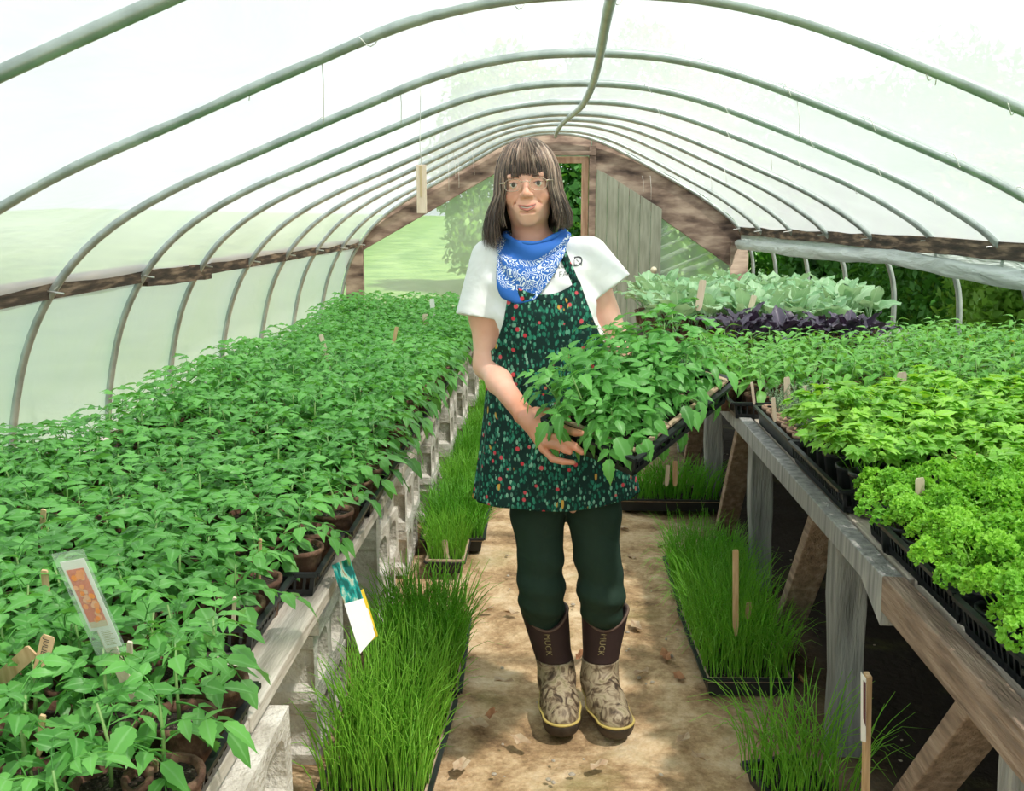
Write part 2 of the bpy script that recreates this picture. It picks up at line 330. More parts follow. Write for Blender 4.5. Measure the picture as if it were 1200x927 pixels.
# hip boards -----------------------------------------------------
def hip(side, ys, jit, mats, labs):
    pr_ = None
    for k in range(len(ys) - 1):
        y0, y1 = ys[k], ys[k + 1]
        def xp(y):
            P = hoop_at(y); return (P[12] if side < 0 else P[-16])
        a = xp(y0); c = xp(y1); mb = MB(); dz0, dz1 = jit[k]
        off = 0.035 * side
        h = 0.055; x0 = a[0] + off; x1 = c[0] + off; z0 = a[1] + dz0; z1 = c[1] + dz1; th = 0.022
        N = 8; V = []
        for i in range(N + 1):
            f = i / N; x = x0 + (x1 - x0) * f; y = y0 + (y1 - y0) * f; z = z0 + (z1 - z0) * f
            b1 = RJ.uniform(-.004, .004); b2 = RJ.uniform(-.006, .004)
            V += [(x - th, y, z - h + b2), (x + th, y, z - h + b2), (x + th, y, z + h + b1), (x - th, y, z + h + b1)]
        Fc = [(0, 1, 2, 3), (N * 4 + 3, N * 4 + 2, N * 4 + 1, N * 4)]
        for i in range(N):
            for q in range(4): Fc.append((i * 4 + q, (i + 1) * 4 + q, (i + 1) * 4 + (q + 1) % 4, i * 4 + (q + 1) % 4))
        mb.add(V, Fc); o = mb.build('hip_board', mats[k], bevel=0.002)
        tag(o, labs[k], 'board', 'weathered boards running along the side walls')
hip(-1, [-1.2, 2.6, 6.15, 7.3, 9.9, 12.4], [(0, 0), (-0.02, 0.01), (-.025, -.045), (-.01, 0), (0, .01)], [M['hip']] * 5,
    ['dark weathered hip board on the left wall nearest the camera', 'long black-stained hip board on the left wall crossing the first two bent pipes', 'short dark hip board with pale top edge sagging on the left wall', 'dark hip board on the left wall beyond the sagging short one', 'farthest dark hip board on the left wall beside the end post'])
hip(1, [-1.2, 2.6, 5.4, 8.7, 12.4], [(0, 0), (0.0, -0.03), (-.03, -.03), (-.03, -.02)], [M['hip']] * 4,
    ['dark weathered hip board on the right wall nearest the camera', 'brown stained hip board on the right wall above the rolled plastic, nearest one in view', 'middle dark hip board on the right wall above the rolled plastic', 'farthest dark hip board on the right wall by the end post'])
# rolled up side curtain on the right
V = []; Fc = []; n = 14; ys = [(-1.2 + 0.15 * k) for k in range(91)]
for j, y in enumerate(ys):
    P = hoop_at(y)[-16]; sag = 0.05 * abs(math.sin((y - 0.2) * 0.42)) ** 0.7; cz = P[1] - 0.14 - sag; cx = P[0] - 0.01
    for k in range(n):
        a = 2 * math.pi * k / n; rr = 0.052 + 0.008 * math.sin(3 * a + y * 2) + 0.004 * math.sin(y * 9 + k)
        V.append((cx + rr * math.cos(a), y, cz + rr * 1.1 * math.sin(a)))
for j in range(len(ys) - 1):
    for k in range(n): Fc.append((j * n + k, j * n + (k + 1) % n, (j + 1) * n + (k + 1) % n, (j + 1) * n + k))
mb = MB(); mb.add(V, Fc); o = mb.build('rolled_curtain', M['film_roll'], None, True)
tag(o, 'long sagging roll of pale plastic film under the right hip board', 'curtain')
mb = MB(); mb.grid(lambda u, v_: (hoop_at(-1.2 + 13.6 * u)[-16][0] + 0.035, -1.2 + 13.6 * u, hoop_at(-1.2 + 13.6 * u)[-16][1] + 0.0 - 0.15 * v_), 60, 1)
mb.build('film_flap', M['film_roll'], o)
# gable ----------------------------------------------------------
GY = 12.5
mb = MB(); P = hoop_at(12.36, 0.02)
cen = len(mb.v)
DX0, DX1 = -0.42, 0.44   # door opening
outer = [(x, z) for x, z in P]
def strip(xa, xb, nm, zb=0.0, zt=None):
    q = MB(); xs = np.linspace(xa, xb, 14); X = [p[0] for p in outer[6:-6]]; Z = [p[1] for p in outer[6:-6]]
    V = []
    for x in xs:
        top = float(np.interp(x, X, Z)) if zt is None else zt
        for k in range(9): V.append((x, GY + 0.012 * math.sin(x * 5 + k), zb + (top - zb) * k / 8))
    Fc = [(i * 9 + k, (i + 1) * 9 + k, (i + 1) * 9 + k + 1, i * 9 + k + 1) for i in range(13) for k in range(8)]
    q.add(V, Fc); o = q.build(nm, M['film_end'], None, True); tag(o, kind='structure'); return o
strip(-2.68, DX0, 'wall_back'); strip(DX1, 2.42, 'wall_back'); strip(DX0, DX1, 'wall_back', 2.16)
# slanting stretch wrinkles in the right gable film: real pleats
pl = MB()
for k, (a, b_) in enumerate([((0.85, 0.92), (1.75, 1.42)), ((0.80, 0.80), (2.0, 1.35)), ((0.95, 0.72), (1.9, 1.16)), ((1.3, 0.72), (2.2, 1.1)), ((1.1, 1.05), (1.6, 1.5)), ((1.6, 0.75), (2.25, 0.98)), ((0.7, 1.1), (1.5, 1.62))]):
    p = Vector((a[0], GY - 0.05, a[1])); q = Vector((b_[0], GY - 0.05, b_[1])); d = (q - p).normalized(); nrm = Vector((-d.z, 0, d.x)) * (0.022 + 0.008 * (k % 3))
    pl.add([p - nrm, p + Vector((0, -.018, 0)), p + nrm, q - nrm * .5, q + Vector((0, -.018, 0)), q + nrm * .5], [(0, 1, 4, 3), (1, 2, 5, 4)])
M['pleat'] = film_mat('film pleat', (0.80, 0.88, 0.80), 0.62, 0.4, 0.25, 0.2, 3)
tag(pl.build('wall_back', M['pleat'], None, True), 'pale stretched creases in the plastic of the end wall', None, None, 'structure')
def board(nm, p, q, wd, th, mat, lab, cat='beam', upv=(0, 0, 1), jit=0, grp=None, parent=None):
    mb = MB(); mb.bar(p, q, wd, th, upv); o = mb.build(nm, mat, parent, bevel=0.004)
    if parent is None: tag(o, lab, cat, grp)
    return o
def rafter(x0, x1, zb0, zb1, lab):
    HP = hoop_at(12.35)[8:-8]; XS = [p[0] for p in HP]; ZS = [p[1] for p in HP]; N = 16; V = []
    for i in range(N + 1):
        x = x0 + (x1 - x0) * i / N; zt_ = float(np.interp(x, XS, ZS)) - .012; zb = min(zb0 + (zb1 - zb0) * i / N, zt_ - .05)
        for z, y in ((zt_, 0), (zt_, -.05), (zb, -.05), (zb, 0)): V.append((x, GY - .05 + y, z))
    Fc = [(3, 2, 1, 0), (N * 4, N * 4 + 1, N * 4 + 2, N * 4 + 3)]
    for i in range(N):
        for q in range(4): Fc.append((i * 4 + q, i * 4 + (q + 1) % 4, (i + 1) * 4 + (q + 1) % 4, (i + 1) * 4 + q))
    mb = MB(); mb.add(V, Fc); tag(mb.build('rafter', M['rafter'], bevel=.004), lab, 'beam', 'brown gable rafters')
rafter(-2.52, -0.44, at(424, 299, 12.4).z, 2.12, 'dark brown stained rafter sloping up to the left of the gable peak')
rafter(-0.43, 0.44, 2.2, 2.2, 'grey brown curved board closing the gable peak above the doorway')
rafter(0.45, 2.34, 2.0, at(862, 322, 12.4).z, 'grey brown rafter sloping down to the right of the gable peak')
board('end_post', (-2.52, GY - 0.1, 0), (-2.52, GY - 0.1, 1.12), 0.22, 0.08, M['rafter'], 'dark wooden corner post at the left end of the gable', 'post')
board('end_post', (2.29, GY - 0.1, 0), (2.29, GY - 0.1, 1.12), 0.22, 0.08, M['rafter'], 'dark brown wooden corner post at the right end of the gable', 'post')
board('door_post', (0.46, GY - 0.13, 0), (0.46, GY - 0.13, 2.28), 0.085, 0.07, M['rafter'], 'dark upright post between door opening and green plank door', 'post')
board('door_post', (-0.48, GY - 0.13, 0), (-0.48, GY - 0.13, 2.24), 0.085, 0.07, M['rafter'], 'upright post left of the door opening behind the woman', 'post')
dr = empty('door_1', (0, GY - 0.09, 0)); tag(dr, 'reddish wooden frame of the open doorway in the end wall', None, None, 'structure')
for p, q, wd in (((0.37, 0, 0), (0.37, 0, 2.13), 0.085), ((-0.40, 0, 0), (-0.40, 0, 2.13), 0.085), ((-0.44, -0.002, 2.115), (0.41, -0.002, 2.115), 0.08)):
    mb = MB(); mb.bar(p, q, wd, 0.05, (0, 1, 0)); mb.build('jamb', M['doorframe'], dr, bevel=0.003)
board('door_header', (-0.5, GY - 0.16, 2.19), (0.5, GY - 0.16, 2.19), 0.04, 0.05, M['rafter'], 'thin dark header board above the doorway')
# plank door folded back on the right of the opening
dp = empty('plank_door', (0.51, GY - 0.16, 0)); tag(dp, 'grey green plank door standing open right of the doorway, with round knob', 'door')
X = 0.0
topz = lambda x: 2.02 - 0.62 * max(0, x)
for k in range(6):
    wd = 0.135; a, b_ = X + 0.002, X + wd - 0.004
    mb = MB(); z0, z1 = min(2.0, topz(a)), min(2.0, topz(b_)); off = R0.uniform(-.003, .003)
    V = [(a, off, 0.05), (b_, off, 0.05), (b_, off + .022, 0.05), (a, off + .022, 0.05), (a, off, z0), (b_, off, z1), (b_, off + .022, z1), (a, off + .022, z0)]
    mb.add(V, [(3, 2, 1, 0), (4, 5, 6, 7), (0, 1, 5, 4), (1, 2, 6, 5), (2, 3, 7, 6), (3, 0, 4, 7)]); mb.build('plank', M['doorpanel'], dp, bevel=0.002); X += wd
mb = MB(); mb.lathe([(0, -0.055), (0.03, -0.05), (0.042, -0.03), (0.035, -0.01), (0.015, 0), (0.015, 0.02)], 12)
kn = mb.build('knob', plain('cream knob', (0.8, 0.74, 0.55), 0.3), dp, True, (0.72, -0.02, 0.78)); kn.rotation_euler = (-math.pi / 2, 0, 0); kn['label'] = 'pale round door knob'
# ================================================================ trees outside
def foliage(nm, n, rx, ry, rz, leaf, mat, seed, parent, cz):
    r = np.random.RandomState(seed); d = r.normal(size=(n, 3)); d /= np.linalg.norm(d, axis=1)[:, None]
    lump = 1 + 0.22 * np.sin(d[:, 0] * 5 + seed) * np.sin(d[:, 2] * 6 + seed) + 0.12 * np.sin(d[:, 1] * 9 + d[:, 2] * 7)
    c = d * (0.55 + 0.45 * r.rand(n, 1) ** 0.5) * lump[:, None] * np.array([rx, ry, rz]) + np.array([0, 0, cz])
    a = r.normal(size=(n, 3)); a /= np.linalg.norm(a, axis=1)[:, None]; b_ = np.cross(a, d + 0.4 * r.normal(size=(n, 3))); b_ /= np.linalg.norm(b_, axis=1)[:, None]
    L = leaf * (0.6 + 0.8 * r.rand(n, 1))
    V = np.stack([c - a * L, c + b_ * L * 0.5, c + a * L, c - b_ * L * 0.5], 1).reshape(-1, 3); Q = np.arange(4 * n).reshape(-1, 4)
    return link('foliage', np_mesh('foliage', V, Q, mat, False), None, parent)
def tree(loc, rx, ry, h, mat, seed, lab, cz=None, n=5000, leaf=0.05):
    t_ = empty('tree', loc); tag(t_, lab, 'tree', 'leafy trees outside the greenhouse')
    mb = MB(); mb.tube([(0, 0, 0), (0.05, 0.02, h * 0.3), (-0.03, 0.03, h * 0.7)], [0.12, 0.09, 0.04], 8); mb.build('trunk', M['bark'], t_, True)
    f = foliage('foliage', n, rx, ry, h * 0.55, leaf, mat, seed, t_, h * 0.5); return t_
TR = [(4.6, 3.2, 1.1, 2.8, 1, 'at the right edge, nearest the camera'), (4.9, 5.2, 1.2, 2.6, 2, 'second along the right side opening'), (5.0, 7.2, 1.3, 3.0, 1, 'third along the right side opening'),
      (4.8, 9.4, 1.3, 2.8, 2, 'fourth along the right side opening'), (4.6, 11.6, 1.3, 3.0, 1, 'fifth along the right side opening'), (4.4, 14.0, 1.4, 3.0, 1, 'behind the right end post'),
      (7.5, 6.0, 1.8, 3.4, 1, 'in the row behind, at right'), (7.5, 10.5, 1.9, 3.5, 2, 'in the row behind, middle'), (6.5, 15.5, 2.0, 3.6, 1, 'in the row behind, far'), (7.0, 2.0, 1.6, 3.2, 1, 'in the row behind, beside the camera'),
      (3.7, 12.9, 0.8, 2.4, 1, 'tucked close behind the right end post'), (5.4, 13.0, 1.3, 3.0, 1, 'between the fifth and the far tree'), (4.2, 10.4, 1.0, 2.6, 1, 'low between the fourth and fifth tree'), (4.1, 8.2, .8, 2.2, 2, 'low between the third and fourth tree'),
      (4.4, 19.5, 1.6, 3.4, 1, 'far off, seen past the right end post'), (6.4, 21.0, 1.8, 3.6, 1, 'far off, right of the one past the end post'),
      (0.6, 16.5, 1.2, 3.6, 1, 'seen through the doorway'), (1.9, 18.0, 1.5, 4.2, 2, 'behind the plank door'), (-0.9, 18.5, 1.3, 4.0, 2, 'left of the doorway behind the woman')]
TXT = {1: 'dark green leafy tree outside %s', 2: 'lighter yellow green tree outside %s'}
for k, (x, y, r_, h, mt, wh) in enumerate(TR):
    tree((x, y, -0.05 + max(0, y - 15) * 0.03 + max(0, x - 6) * .02), r_, r_, h, M['tree%d' % mt], 30 + k, TXT[mt] % wh, n=9500 if x < 6 else 5000, leaf=.085 if y > 12 else .05)
# yellow flowers outside at right
for k, (u, v_, y) in enumerate([(1137, 398, 4.6), (1185, 402, 4.6), (882, 395, 5.6)]):
    p = at(u, v_, y) if k < 2 else at(u, 396, 5.2)
    t_ = empty('yellow_flower', p); tag(t_, ['small yellow flower by the second right pipe, near the right edge', 'small yellow flower at the very right edge beside the pipe', 'small orange yellow flower at the tip of the cabbage row'][k], 'flower', 'yellow flowers at the right')
    mb = MB()
    for q in range(8):
        a = q * math.pi / 4; mb.add([(0, 0, 0), (0.012 * math.cos(a - .35), 0.012 * math.sin(a - .35), 0.006), (0.024 * math.cos(a), 0.024 * math.sin(a), 0.008), (0.012 * math.cos(a + .35), 0.012 * math.sin(a + .35), 0.006)], [(0, 1, 2, 3)])
    o = mb.build('petals', M['yellow'], t_); o.rotation_euler = (0.9, 0, 0)
    mb = MB(); mb.tube([(0, 0.004, 0), (0.003, 0.01, -0.08), (0, 0.012, -0.2)], 0.002, 5); mb.build('stem', M['stem'], t_)
# ================================================================ benches
def bench_root(nm, loc, lab): t_ = empty(nm, loc); tag(t_, lab, 'bench'); return t_
LB = bench_root('plank_bench', (0, 0, 0), 'long low bench of pale planks on concrete blocks, left of the path')
rb = random.Random(3)
def plank_run(parent, x0, x1, ys, z, th, mat, name='plank', jx=0.006):
    for a, b_ in zip(ys[:-1], ys[1:]):
        mb = MB(); j = rb.uniform(-jx, jx); dz = rb.uniform(-.002, .002)
        mb.box((x0 + j + .003, a + .004, z - th + dz), (x1 + j - .003, b_ - .004, z + dz)); mb.build(name, mat, parent, bevel=0.003)
LT = 0.625
plank_run(LB, -0.655, -0.505, [0.9, 1.52, 3.2, 5.1, 7.2], LT - 0.0, 0.03, M['pale_board'])
plank_run(LB, -0.83, -0.665, [0.9, 1.80, 3.6, 5.6, 7.2], LT + .002, 0.03, M['pale_board'])
for k in range(5): plank_run(LB, -1.02 - .18 * k, -0.84 - .18 * k, [0.9, 2.9, 5.0, 7.2], LT, 0.03, M['pale_board'])
for k in range(3): plank_run(LB, -1.93 - .18 * k, -1.75 - .18 * k, [0.9, 3.0], LT - .02, 0.03, M['pale_board'])
for y in (1.72, 2.5, 3.3, 4.0, 4.7, 5.5, 6.3):
    mb = MB(); mb.bar((-1.7, y, LT - .055), (-0.56, y, LT - .055), 0.09, 0.04); mb.build('cross_board', M['pale_board'], LB, bevel=.003)
# concrete blocks: cells run across the bench, so the holes face the path
def block_mesh(seed):
    r = random.Random(seed); L, W, Hh = 0.39, 0.19, 0.19; mb = MB()
    cells = [(-0.155, -0.025), (0.025, 0.155)]; wz = 0.032
    def ring(x, sh):
        out = []
        for c0, c1 in cells:
            c0 += sh; c1 -= sh; zz0 = wz + sh; zz1 = Hh - wz - sh; rr = 0.035; P = []
            for (cx, cz, a0) in ((c1 - rr, zz1 - rr, 0), (c0 + rr, zz1 - rr, 90), (c0 + rr, zz0 + rr, 180), (c1 - rr, zz0 + rr, 270)):
                for q in range(4): a = math.radians(a0 + q * 30); P.append((x, cx + rr * math.cos(a), cz + rr * math.sin(a)))
            out.append(P)
        return out
    for x, flip in ((W / 2, 0), (-W / 2, 1)):
        holes = ring(x, 0.0)
        # face plate around two holes: fan outer boxes to hole points
        for hi, P in enumerate(holes):
            y0, y1 = (-L / 2, 0) if hi == 0 else (0, L / 2); n = len(P)
            O = []
            for p in P:
                cy = (cells[hi][0] + cells[hi][1]) / 2; cz = Hh / 2; dy, dz = p[1] - cy, p[2] - cz
                s_ = min(((y1 - cy) / dy if dy > 1e-6 else (y0 - cy) / dy if dy < -1e-6 else 9), ((Hh - cz) / dz if dz > 1e-6 else (-cz) / dz if dz < -1e-6 else 9))
                O.append((x, cy + dy * s_, cz + dz * s_))
            base = len(mb.v); V = P + O
            Fc = [((i, (i + 1) % n, n + (i + 1) % n, n + i) if flip else (n + i, n + (i + 1) % n, (i + 1) % n, i)) for i in range(n)]
            mb.add(V, Fc)
            for (cy_, cz_) in ((y0, 0), (y1, 0), (y0, Hh), (y1, Hh)):
                k = min(range(n), key=lambda i: abs(O[i][1] - cy_) + abs(O[i][2] - cz_)); k2 = None
                best = sorted(range(n), key=lambda i: abs(O[i][1] - cy_) + abs(O[i][2] - cz_))[:2]
                mb.add([(x, cy_, cz_), O[best[0]], O[best[1]]], [(0, 1, 2)])
    A = ring(W / 2, 0.0); B = ring(-W / 2, 0.006)
    Bm = ring(-W / 2, 0.0)
    for P, Q in zip(A, Bm):
        n = len(P); mb.add(P + Q, [(i, (i + 1) % n, n + (i + 1) % n, n + i) for i in range(n)])
    # top, bottom, grooved ends
    mb.add([(-W / 2, -L / 2, Hh), (W / 2, -L / 2, Hh), (W / 2, L / 2, Hh), (-W / 2, L / 2, Hh)], [(0, 1, 2, 3)])
    mb.add([(-W / 2, -L / 2, 0), (W / 2, -L / 2, 0), (W / 2, L / 2, 0), (-W / 2, L / 2, 0)], [(3, 2, 1, 0)])
    for s_ in (-1, 1):
        prof = [(0, 0), (0.035, 0), (0.05, 0.018), (0.14, 0.018), (0.155, 0), (0.19, 0)]
        V = []
        for z, dpt in prof: V += [(-W / 2, s_ * (L / 2 - dpt), z), (W / 2, s_ * (L / 2 - dpt), z)]
        Fc = [(2 * i, 2 * i + 1, 2 * i + 3, 2 * i + 2) if s_ < 0 else (2 * i + 1, 2 * i, 2 * i + 2, 2 * i + 3) for i in range(5)]
        mb.add(V, Fc)
    return mb.mesh('concrete_block', M['block'])
BMs = [block_mesh(1)]
stk_names = ['nearest the camera', 'second from the camera', 'third from the camera', 'fourth from the camera', 'fifth from the camera', 'sixth from the camera', 'seventh from the camera', 'farthest from the camera']
for si, (y, x) in enumerate([(1.46, -0.585), (2.58, -0.715), (3.34, -0.69), (4.0, -0.69), (4.72, -0.67), (5.4, -0.66), (6.1, -0.65), (6.85, -0.64)]):
    for lv in range(3):
        o = link('concrete_block', BMs[0], None, None, (x + rb.uniform(-.012, .012), y + rb.uniform(-.012, .012), 0.002 + lv * 0.1925)); o.rotation_euler = (0, 0, rb.uniform(-.03, .03))
        tag(o, 'grey hollow concrete block, %s of the stack %s' % (['bottom', 'middle', 'top'][lv], stk_names[si]), 'block', 'concrete blocks under the left bench')
for y in (1.5, 3.0, 4.6, 6.2):
    for lv in range(3):
        o = link('concrete_block', BMs[0], None, None, (-1.55, y, 0.002 + lv * 0.1925))
        tag(o, 'grey hollow concrete block hidden deep under the wall side of the left bench', 'block', 'concrete blocks at the wall side')
# right bench
RB = bench_root('timber_bench', (0, 0, 0), 'long weathered timber bench on slab posts, right of the path')
RT = 0.72
plank_run(RB, 0.75, 0.93, [0.9, 1.98, 3.8, 5.6, 7.4], RT, 0.035, M['pale_board'])
for k in range(8): plank_run(RB, 0.93 + .17 * k, 1.10 + .17 * k, [0.9, 3.1, 5.3, 7.4], RT, 0.035, M['grey_wood'])
mb = MB(); mb.box((0.685, 0.9, RT - .068), (0.735, 1.965, RT + .012), 0.004, rb); o = mb.build('edge_beam', M['brown_wood'], RB, bevel=.004); o['label'] = 'brown sawn edge beam at the near end'
mb = MB(); V = [(0.69, 1.975, RT - .105), (0.735, 1.975, RT - .105), (0.735, 1.975, RT + .004), (0.69, 1.975, RT + .004), (0.69, 2.12, RT - .050), (0.735, 2.12, RT - .050), (0.69, 3.8, RT - .058), (0.735, 3.8, RT - .058), (0.735, 3.8, RT + .004), (0.69, 3.8, RT + .004)]
mb.add(V, [(0, 1, 2, 3), (0, 4, 5, 1), (4, 6, 7, 5), (6, 9, 8, 7), (3, 2, 8, 9), (0, 3, 9, 6, 4), (1, 5, 7, 8, 2)]); o = mb.build('edge_beam', M['grey_wood'], RB, bevel=.003); o['label'] = 'silver grey edge beam with notched end'
mb = MB(); mb.box((0.69, 3.81, RT - .06), (0.735, 7.4, RT)); mb.build('edge_beam', M['grey_wood'], RB, bevel=.003)
for k, (y, x) in enumerate([(1.50, 0.79), (2.56, 0.79), (3.75, 0.80), (4.9, 0.80), (6.1, 0.80), (7.2, .8)]):
    mb = MB(); N = 6; V = []
    for i in range(N + 1):
        z = -0.02 + (RT - 0.03) * i / N; wv = 0.041 + 0.004 * math.sin(i * 1.7 + k); lx = 0.03 * (1 - i / N)
        V += [(x - wv + lx, y - .045, z), (x + wv + lx, y - .045, z), (x + wv + lx, y + .045, z), (x - wv + lx, y + .045, z)]
    Fc = [(3, 2, 1, 0), tuple(N * 4 + q for q in range(4))]
    for i in range(N):
        for q in range(4): Fc.append((i * 4 + q, i * 4 + (q + 1) % 4, (i + 1) * 4 + (q + 1) % 4, (i + 1) * 4 + q))
    mb.add(V, Fc); mb.build('post', M['grey_wood'], RB, bevel=.006)
    mb = MB(); mb.bar((x - .02, y + .10, RT - .06), (x - .01, y + .62, 0.0), 0.045, 0.09, (1, 0, 0)); mb.build('brace', M['brown_wood'], RB, bevel=.004)
    mb = MB(); mb.bar((2.1, y, RT - .05), (2.1, y, 0.0), 0.09, 0.09, (1, 0, 0)); mb.build('post', M['grey_wood'], RB)
    mb = MB(); mb.bar((0.76, y, RT - .075), (2.15, y, RT - .075), 0.05, 0.08); mb.build('cross_beam', M['grey_wood'], RB)
# dark sheet added behind the right bench for the shade under it
mb = MB(); mb.box((2.2, 0.9, 0.0), (2.23, 7.4, 0.66)); o = mb.build('shade_backing', M['hip'], RB)
# ================================================================ trays
def tray_meshes(sx, sy, h, solid=False):
    """mesh sided nursery tray; sx across the bench, sy along it"""
    r_ = MB(); t = 0.008; a, b_ = sx / 2, sy / 2; rw = 0.008
    for p, q in (((-a, -b_), (a, -b_)), ((a, -b_), (a, b_)), ((a, b_), (-a, b_)), ((-a, b_), (-a, -b_))):
        r_.bar((*p, h), (*q, h), rw * 1.6, 0.008)
    k = MB(); a2, b2 = a - .006, b_ - .006; a3, b3 = a - .016, b_ - .016
    k.box((-a3, -b3, 0), (a3, b3, 0.004))
    def lerp(p, q, f): return (p[0] + (q[0] - p[0]) * f, p[1] + (q[1] - p[1]) * f)
    cor = [(-1, -1), (1, -1), (1, 1), (-1, 1)]
    for i in range(4):
        c0, c1 = cor[i], cor[(i + 1) % 4]; T0 = (c0[0] * a2, c0[1] * b2); T1 = (c1[0] * a2, c1[1] * b2); B0 = (c0[0] * a3, c0[1] * b3); B1 = (c1[0] * a3, c1[1] * b3)
        if solid:
            k.add([(*B0, 0), (*B1, 0), (*T1, h), (*T0, h)], [(0, 1, 2, 3)]); continue
        def zat(f, z): p = lerp(B0, B1, f); q = lerp(T0, T1, f); r = z / h; return (p[0] + (q[0] - p[0]) * r, p[1] + (q[1] - p[1]) * r, z)
        for z0, z1 in ((0, h * .28), (h * .80, h)):
            k.add([zat(0, z0), zat(1, z0), zat(1, z1), zat(0, z1)], [(0, 1, 2, 3)])
        L = math.hypot(T1[0] - T0[0], T1[1] - T0[1]); n = int(L / 0.022)
        for j in range(n + 1):
            f = j / n; w_ = 0.0035 / L * (3 if j in (0, n) else 1); f0 = max(0, f - w_); f1 = min(1, f + w_)
            k.add([zat(f0, 0), zat(f1, 0), zat(f1, h), zat(f0, h)], [(0, 1, 2, 3)])
    return r_.mesh('rim', M['black']), k.mesh('basket', M['black'])
TM = {'L': tray_meshes(0.54, 0.275, 0.055), 'R': tray_meshes(0.275, 0.54, 0.06), 'Rs': tray_meshes(0.275, 0.54, 0.06, True), 'small': tray_meshes(0.16, 0.275, 0.05, True)}
def tray(kind, loc, rz, lab, grp, cat='tray', nm='nursery_tray'):
    t_ = empty(nm, loc, rz); tag(t_, lab, cat, grp); link('rim', TM[kind][0], None, t_); o = link('basket', TM[kind][1], None, t_)
    if not kind.endswith('s') and kind != 'small':
        pass
    return t_
LY = [1.385, 1.885, 2.175, 2.465, 2.755, 3.05, 3.345, 3.64, 3.93, 4.22, 4.51, 4.80, 5.09, 5.38, 5.67, 5.96, 6.25, 6.54, 6.83, 7.08]
LX = [-0.765, -0.84, -0.79, -0.775, -0.77, -0.77, -0.775]
for k, y in enumerate(LY):
    x = LX[k] if k < len(LX) else -0.775 + rb.uniform(-.01, .01)
    tray('L', (x, y, LT + .004), rb.uniform(-.015, .015), 'black slotted tray at the path edge of the left bench, %s from the camera' % ORD[k], 'black trays along the left bench')
tray('L', (-0.79, 1.09, LT + .004), 0.0, 'black slotted tray at the bottom left corner of the photo', 'black trays along the left bench')
# ================================================================ leaves and plants
def rotm(az, pt, roll=0.0): return np.array(Euler((roll, -pt, az), 'XYZ').to_matrix())
def leaflet(L, W, fold=0.25, droop=0.3, n=6, serr=0.1, peak=0.75, tip=1.0):
    V = [(0, 0, 0)]; vein = [1.0]; Fc = []
    for i in range(1, n):
        t_ = i / n; w_ = W * 0.5 * math.sin(math.pi * t_ ** peak) ** tip * (1 + serr * (1 if i % 2 else -1)); z = -droop * L * t_ * t_
        V += [(L * t_ - .04 * L, -w_, z + fold * w_), (L * t_, 0, z), (L * t_ - .04 * L, w_, z + fold * w_)]; vein += [0, 1.0, 0]
    V.append((L, 0, -droop * L)); vein.append(0.5); e = len(V) - 1
    Fc += [(0, 2, 1), (0, 3, 2)] if False else [(0, 1, 2), (0, 2, 3)]
    for i in range(n - 2):
        a = 1 + 3 * i; b_ = a + 3; Fc += [(a, b_, b_ + 1, a + 1), (a + 1, b_ + 1, b_ + 2, a + 2)]
    a = 1 + 3 * (n - 2); Fc += [(a, e, a + 1), (a + 1, e, a + 2)]
    return np.array(V), Fc, vein
def put(mb, leaf, R, o, s=1.0):
    V, Fc, vn = leaf; mb.add((V * s) @ R.T + np.array(o), Fc, vn)
def tomato_leaf(seed, n=6, five=True):
    r = random.Random(seed); mb = MB(); L = 0.085 * r.uniform(0.9, 1.1); up_ = r.uniform(0.35, 0.6); dr_ = r.uniform(0.5, 0.95)
    path = lambda t_: np.array([L * t_, 0.006 * math.sin(t_ * 3 + seed), L * (up_ * t_ - dr_ * t_ * t_)])
    mb.tube([path(k / 5) for k in range(6)], [0.0016, .0014, .0012, .0011, .001, .0008], 4, False)
    slope = math.atan2(up_ - 2 * dr_, 1)
    put(mb, leaflet(0.060 * r.uniform(.9, 1.1), 0.034, r.uniform(.1, .35), r.uniform(.15, .5), n, .10), rotm(r.uniform(-.15, .15), slope * .8, r.uniform(-.3, .3)), path(1), 1)
    for t_, sz in (((0.45, 0.7), (0.78, 0.9)) if five else ((0.72, .85),)):
        for s_ in (-1, 1):
            put(mb, leaflet(0.050 * sz * r.uniform(.85, 1.1), 0.027 * sz, r.uniform(.1, .35), r.uniform(.2, .6), n, .10), rotm(s_ * r.uniform(.85, 1.15), r.uniform(-.25, .2), r.uniform(-.3, .3)), path(t_))
    return mb
def simple_leaf(seed, L=0.075, W=0.036, pet=0.03, n=6, serr=0.0, droop=None):
    r = random.Random(seed); mb = MB(); d = droop if droop is not None else r.uniform(.3, .7)
    mb.tube([(0, 0, 0), (pet * .5, 0, pet * .25), (pet, 0, pet * .35)], .0013, 4, False)
    put(mb, leaflet(L * r.uniform(.9, 1.1), W * r.uniform(.9, 1.1), r.uniform(.1, .35), d, n, serr), rotm(0, -.1, r.uniform(-.25, .25)), (pet, 0, pet * .35)); return mb
def celery_leaf(seed):
    r = random.Random(seed); mb = MB(); L = 0.15 * r.uniform(.85, 1.1); lean = r.uniform(.15, .4)
    path = lambda t_: np.array([L * lean * t_ * t_ * 1.5, 0.004 * math.sin(t_ * 4 + seed), L * t_])
    mb.tube([path(k / 4) for k in range(5)], [.0022, .0019, .0016, .0013, .001], 4, False)
    for t_, azs in ((1.0, (-.75, 0, .75)), (0.80, (-1.3, 1.3))):
        for a in azs:
            sub = path(t_)
            for b_ in (-.6, 0, .6):
                put(mb, leaflet(0.042 * r.uniform(.85, 1.15), 0.032, .15, r.uniform(.1, .5), 7, .16, .55), rotm(a + b_ * .9, r.uniform(-.1, .5), r.uniform(-.3, .3)), sub + np.array([math.cos(a), math.sin(a), .3]) * .006)
    return mb
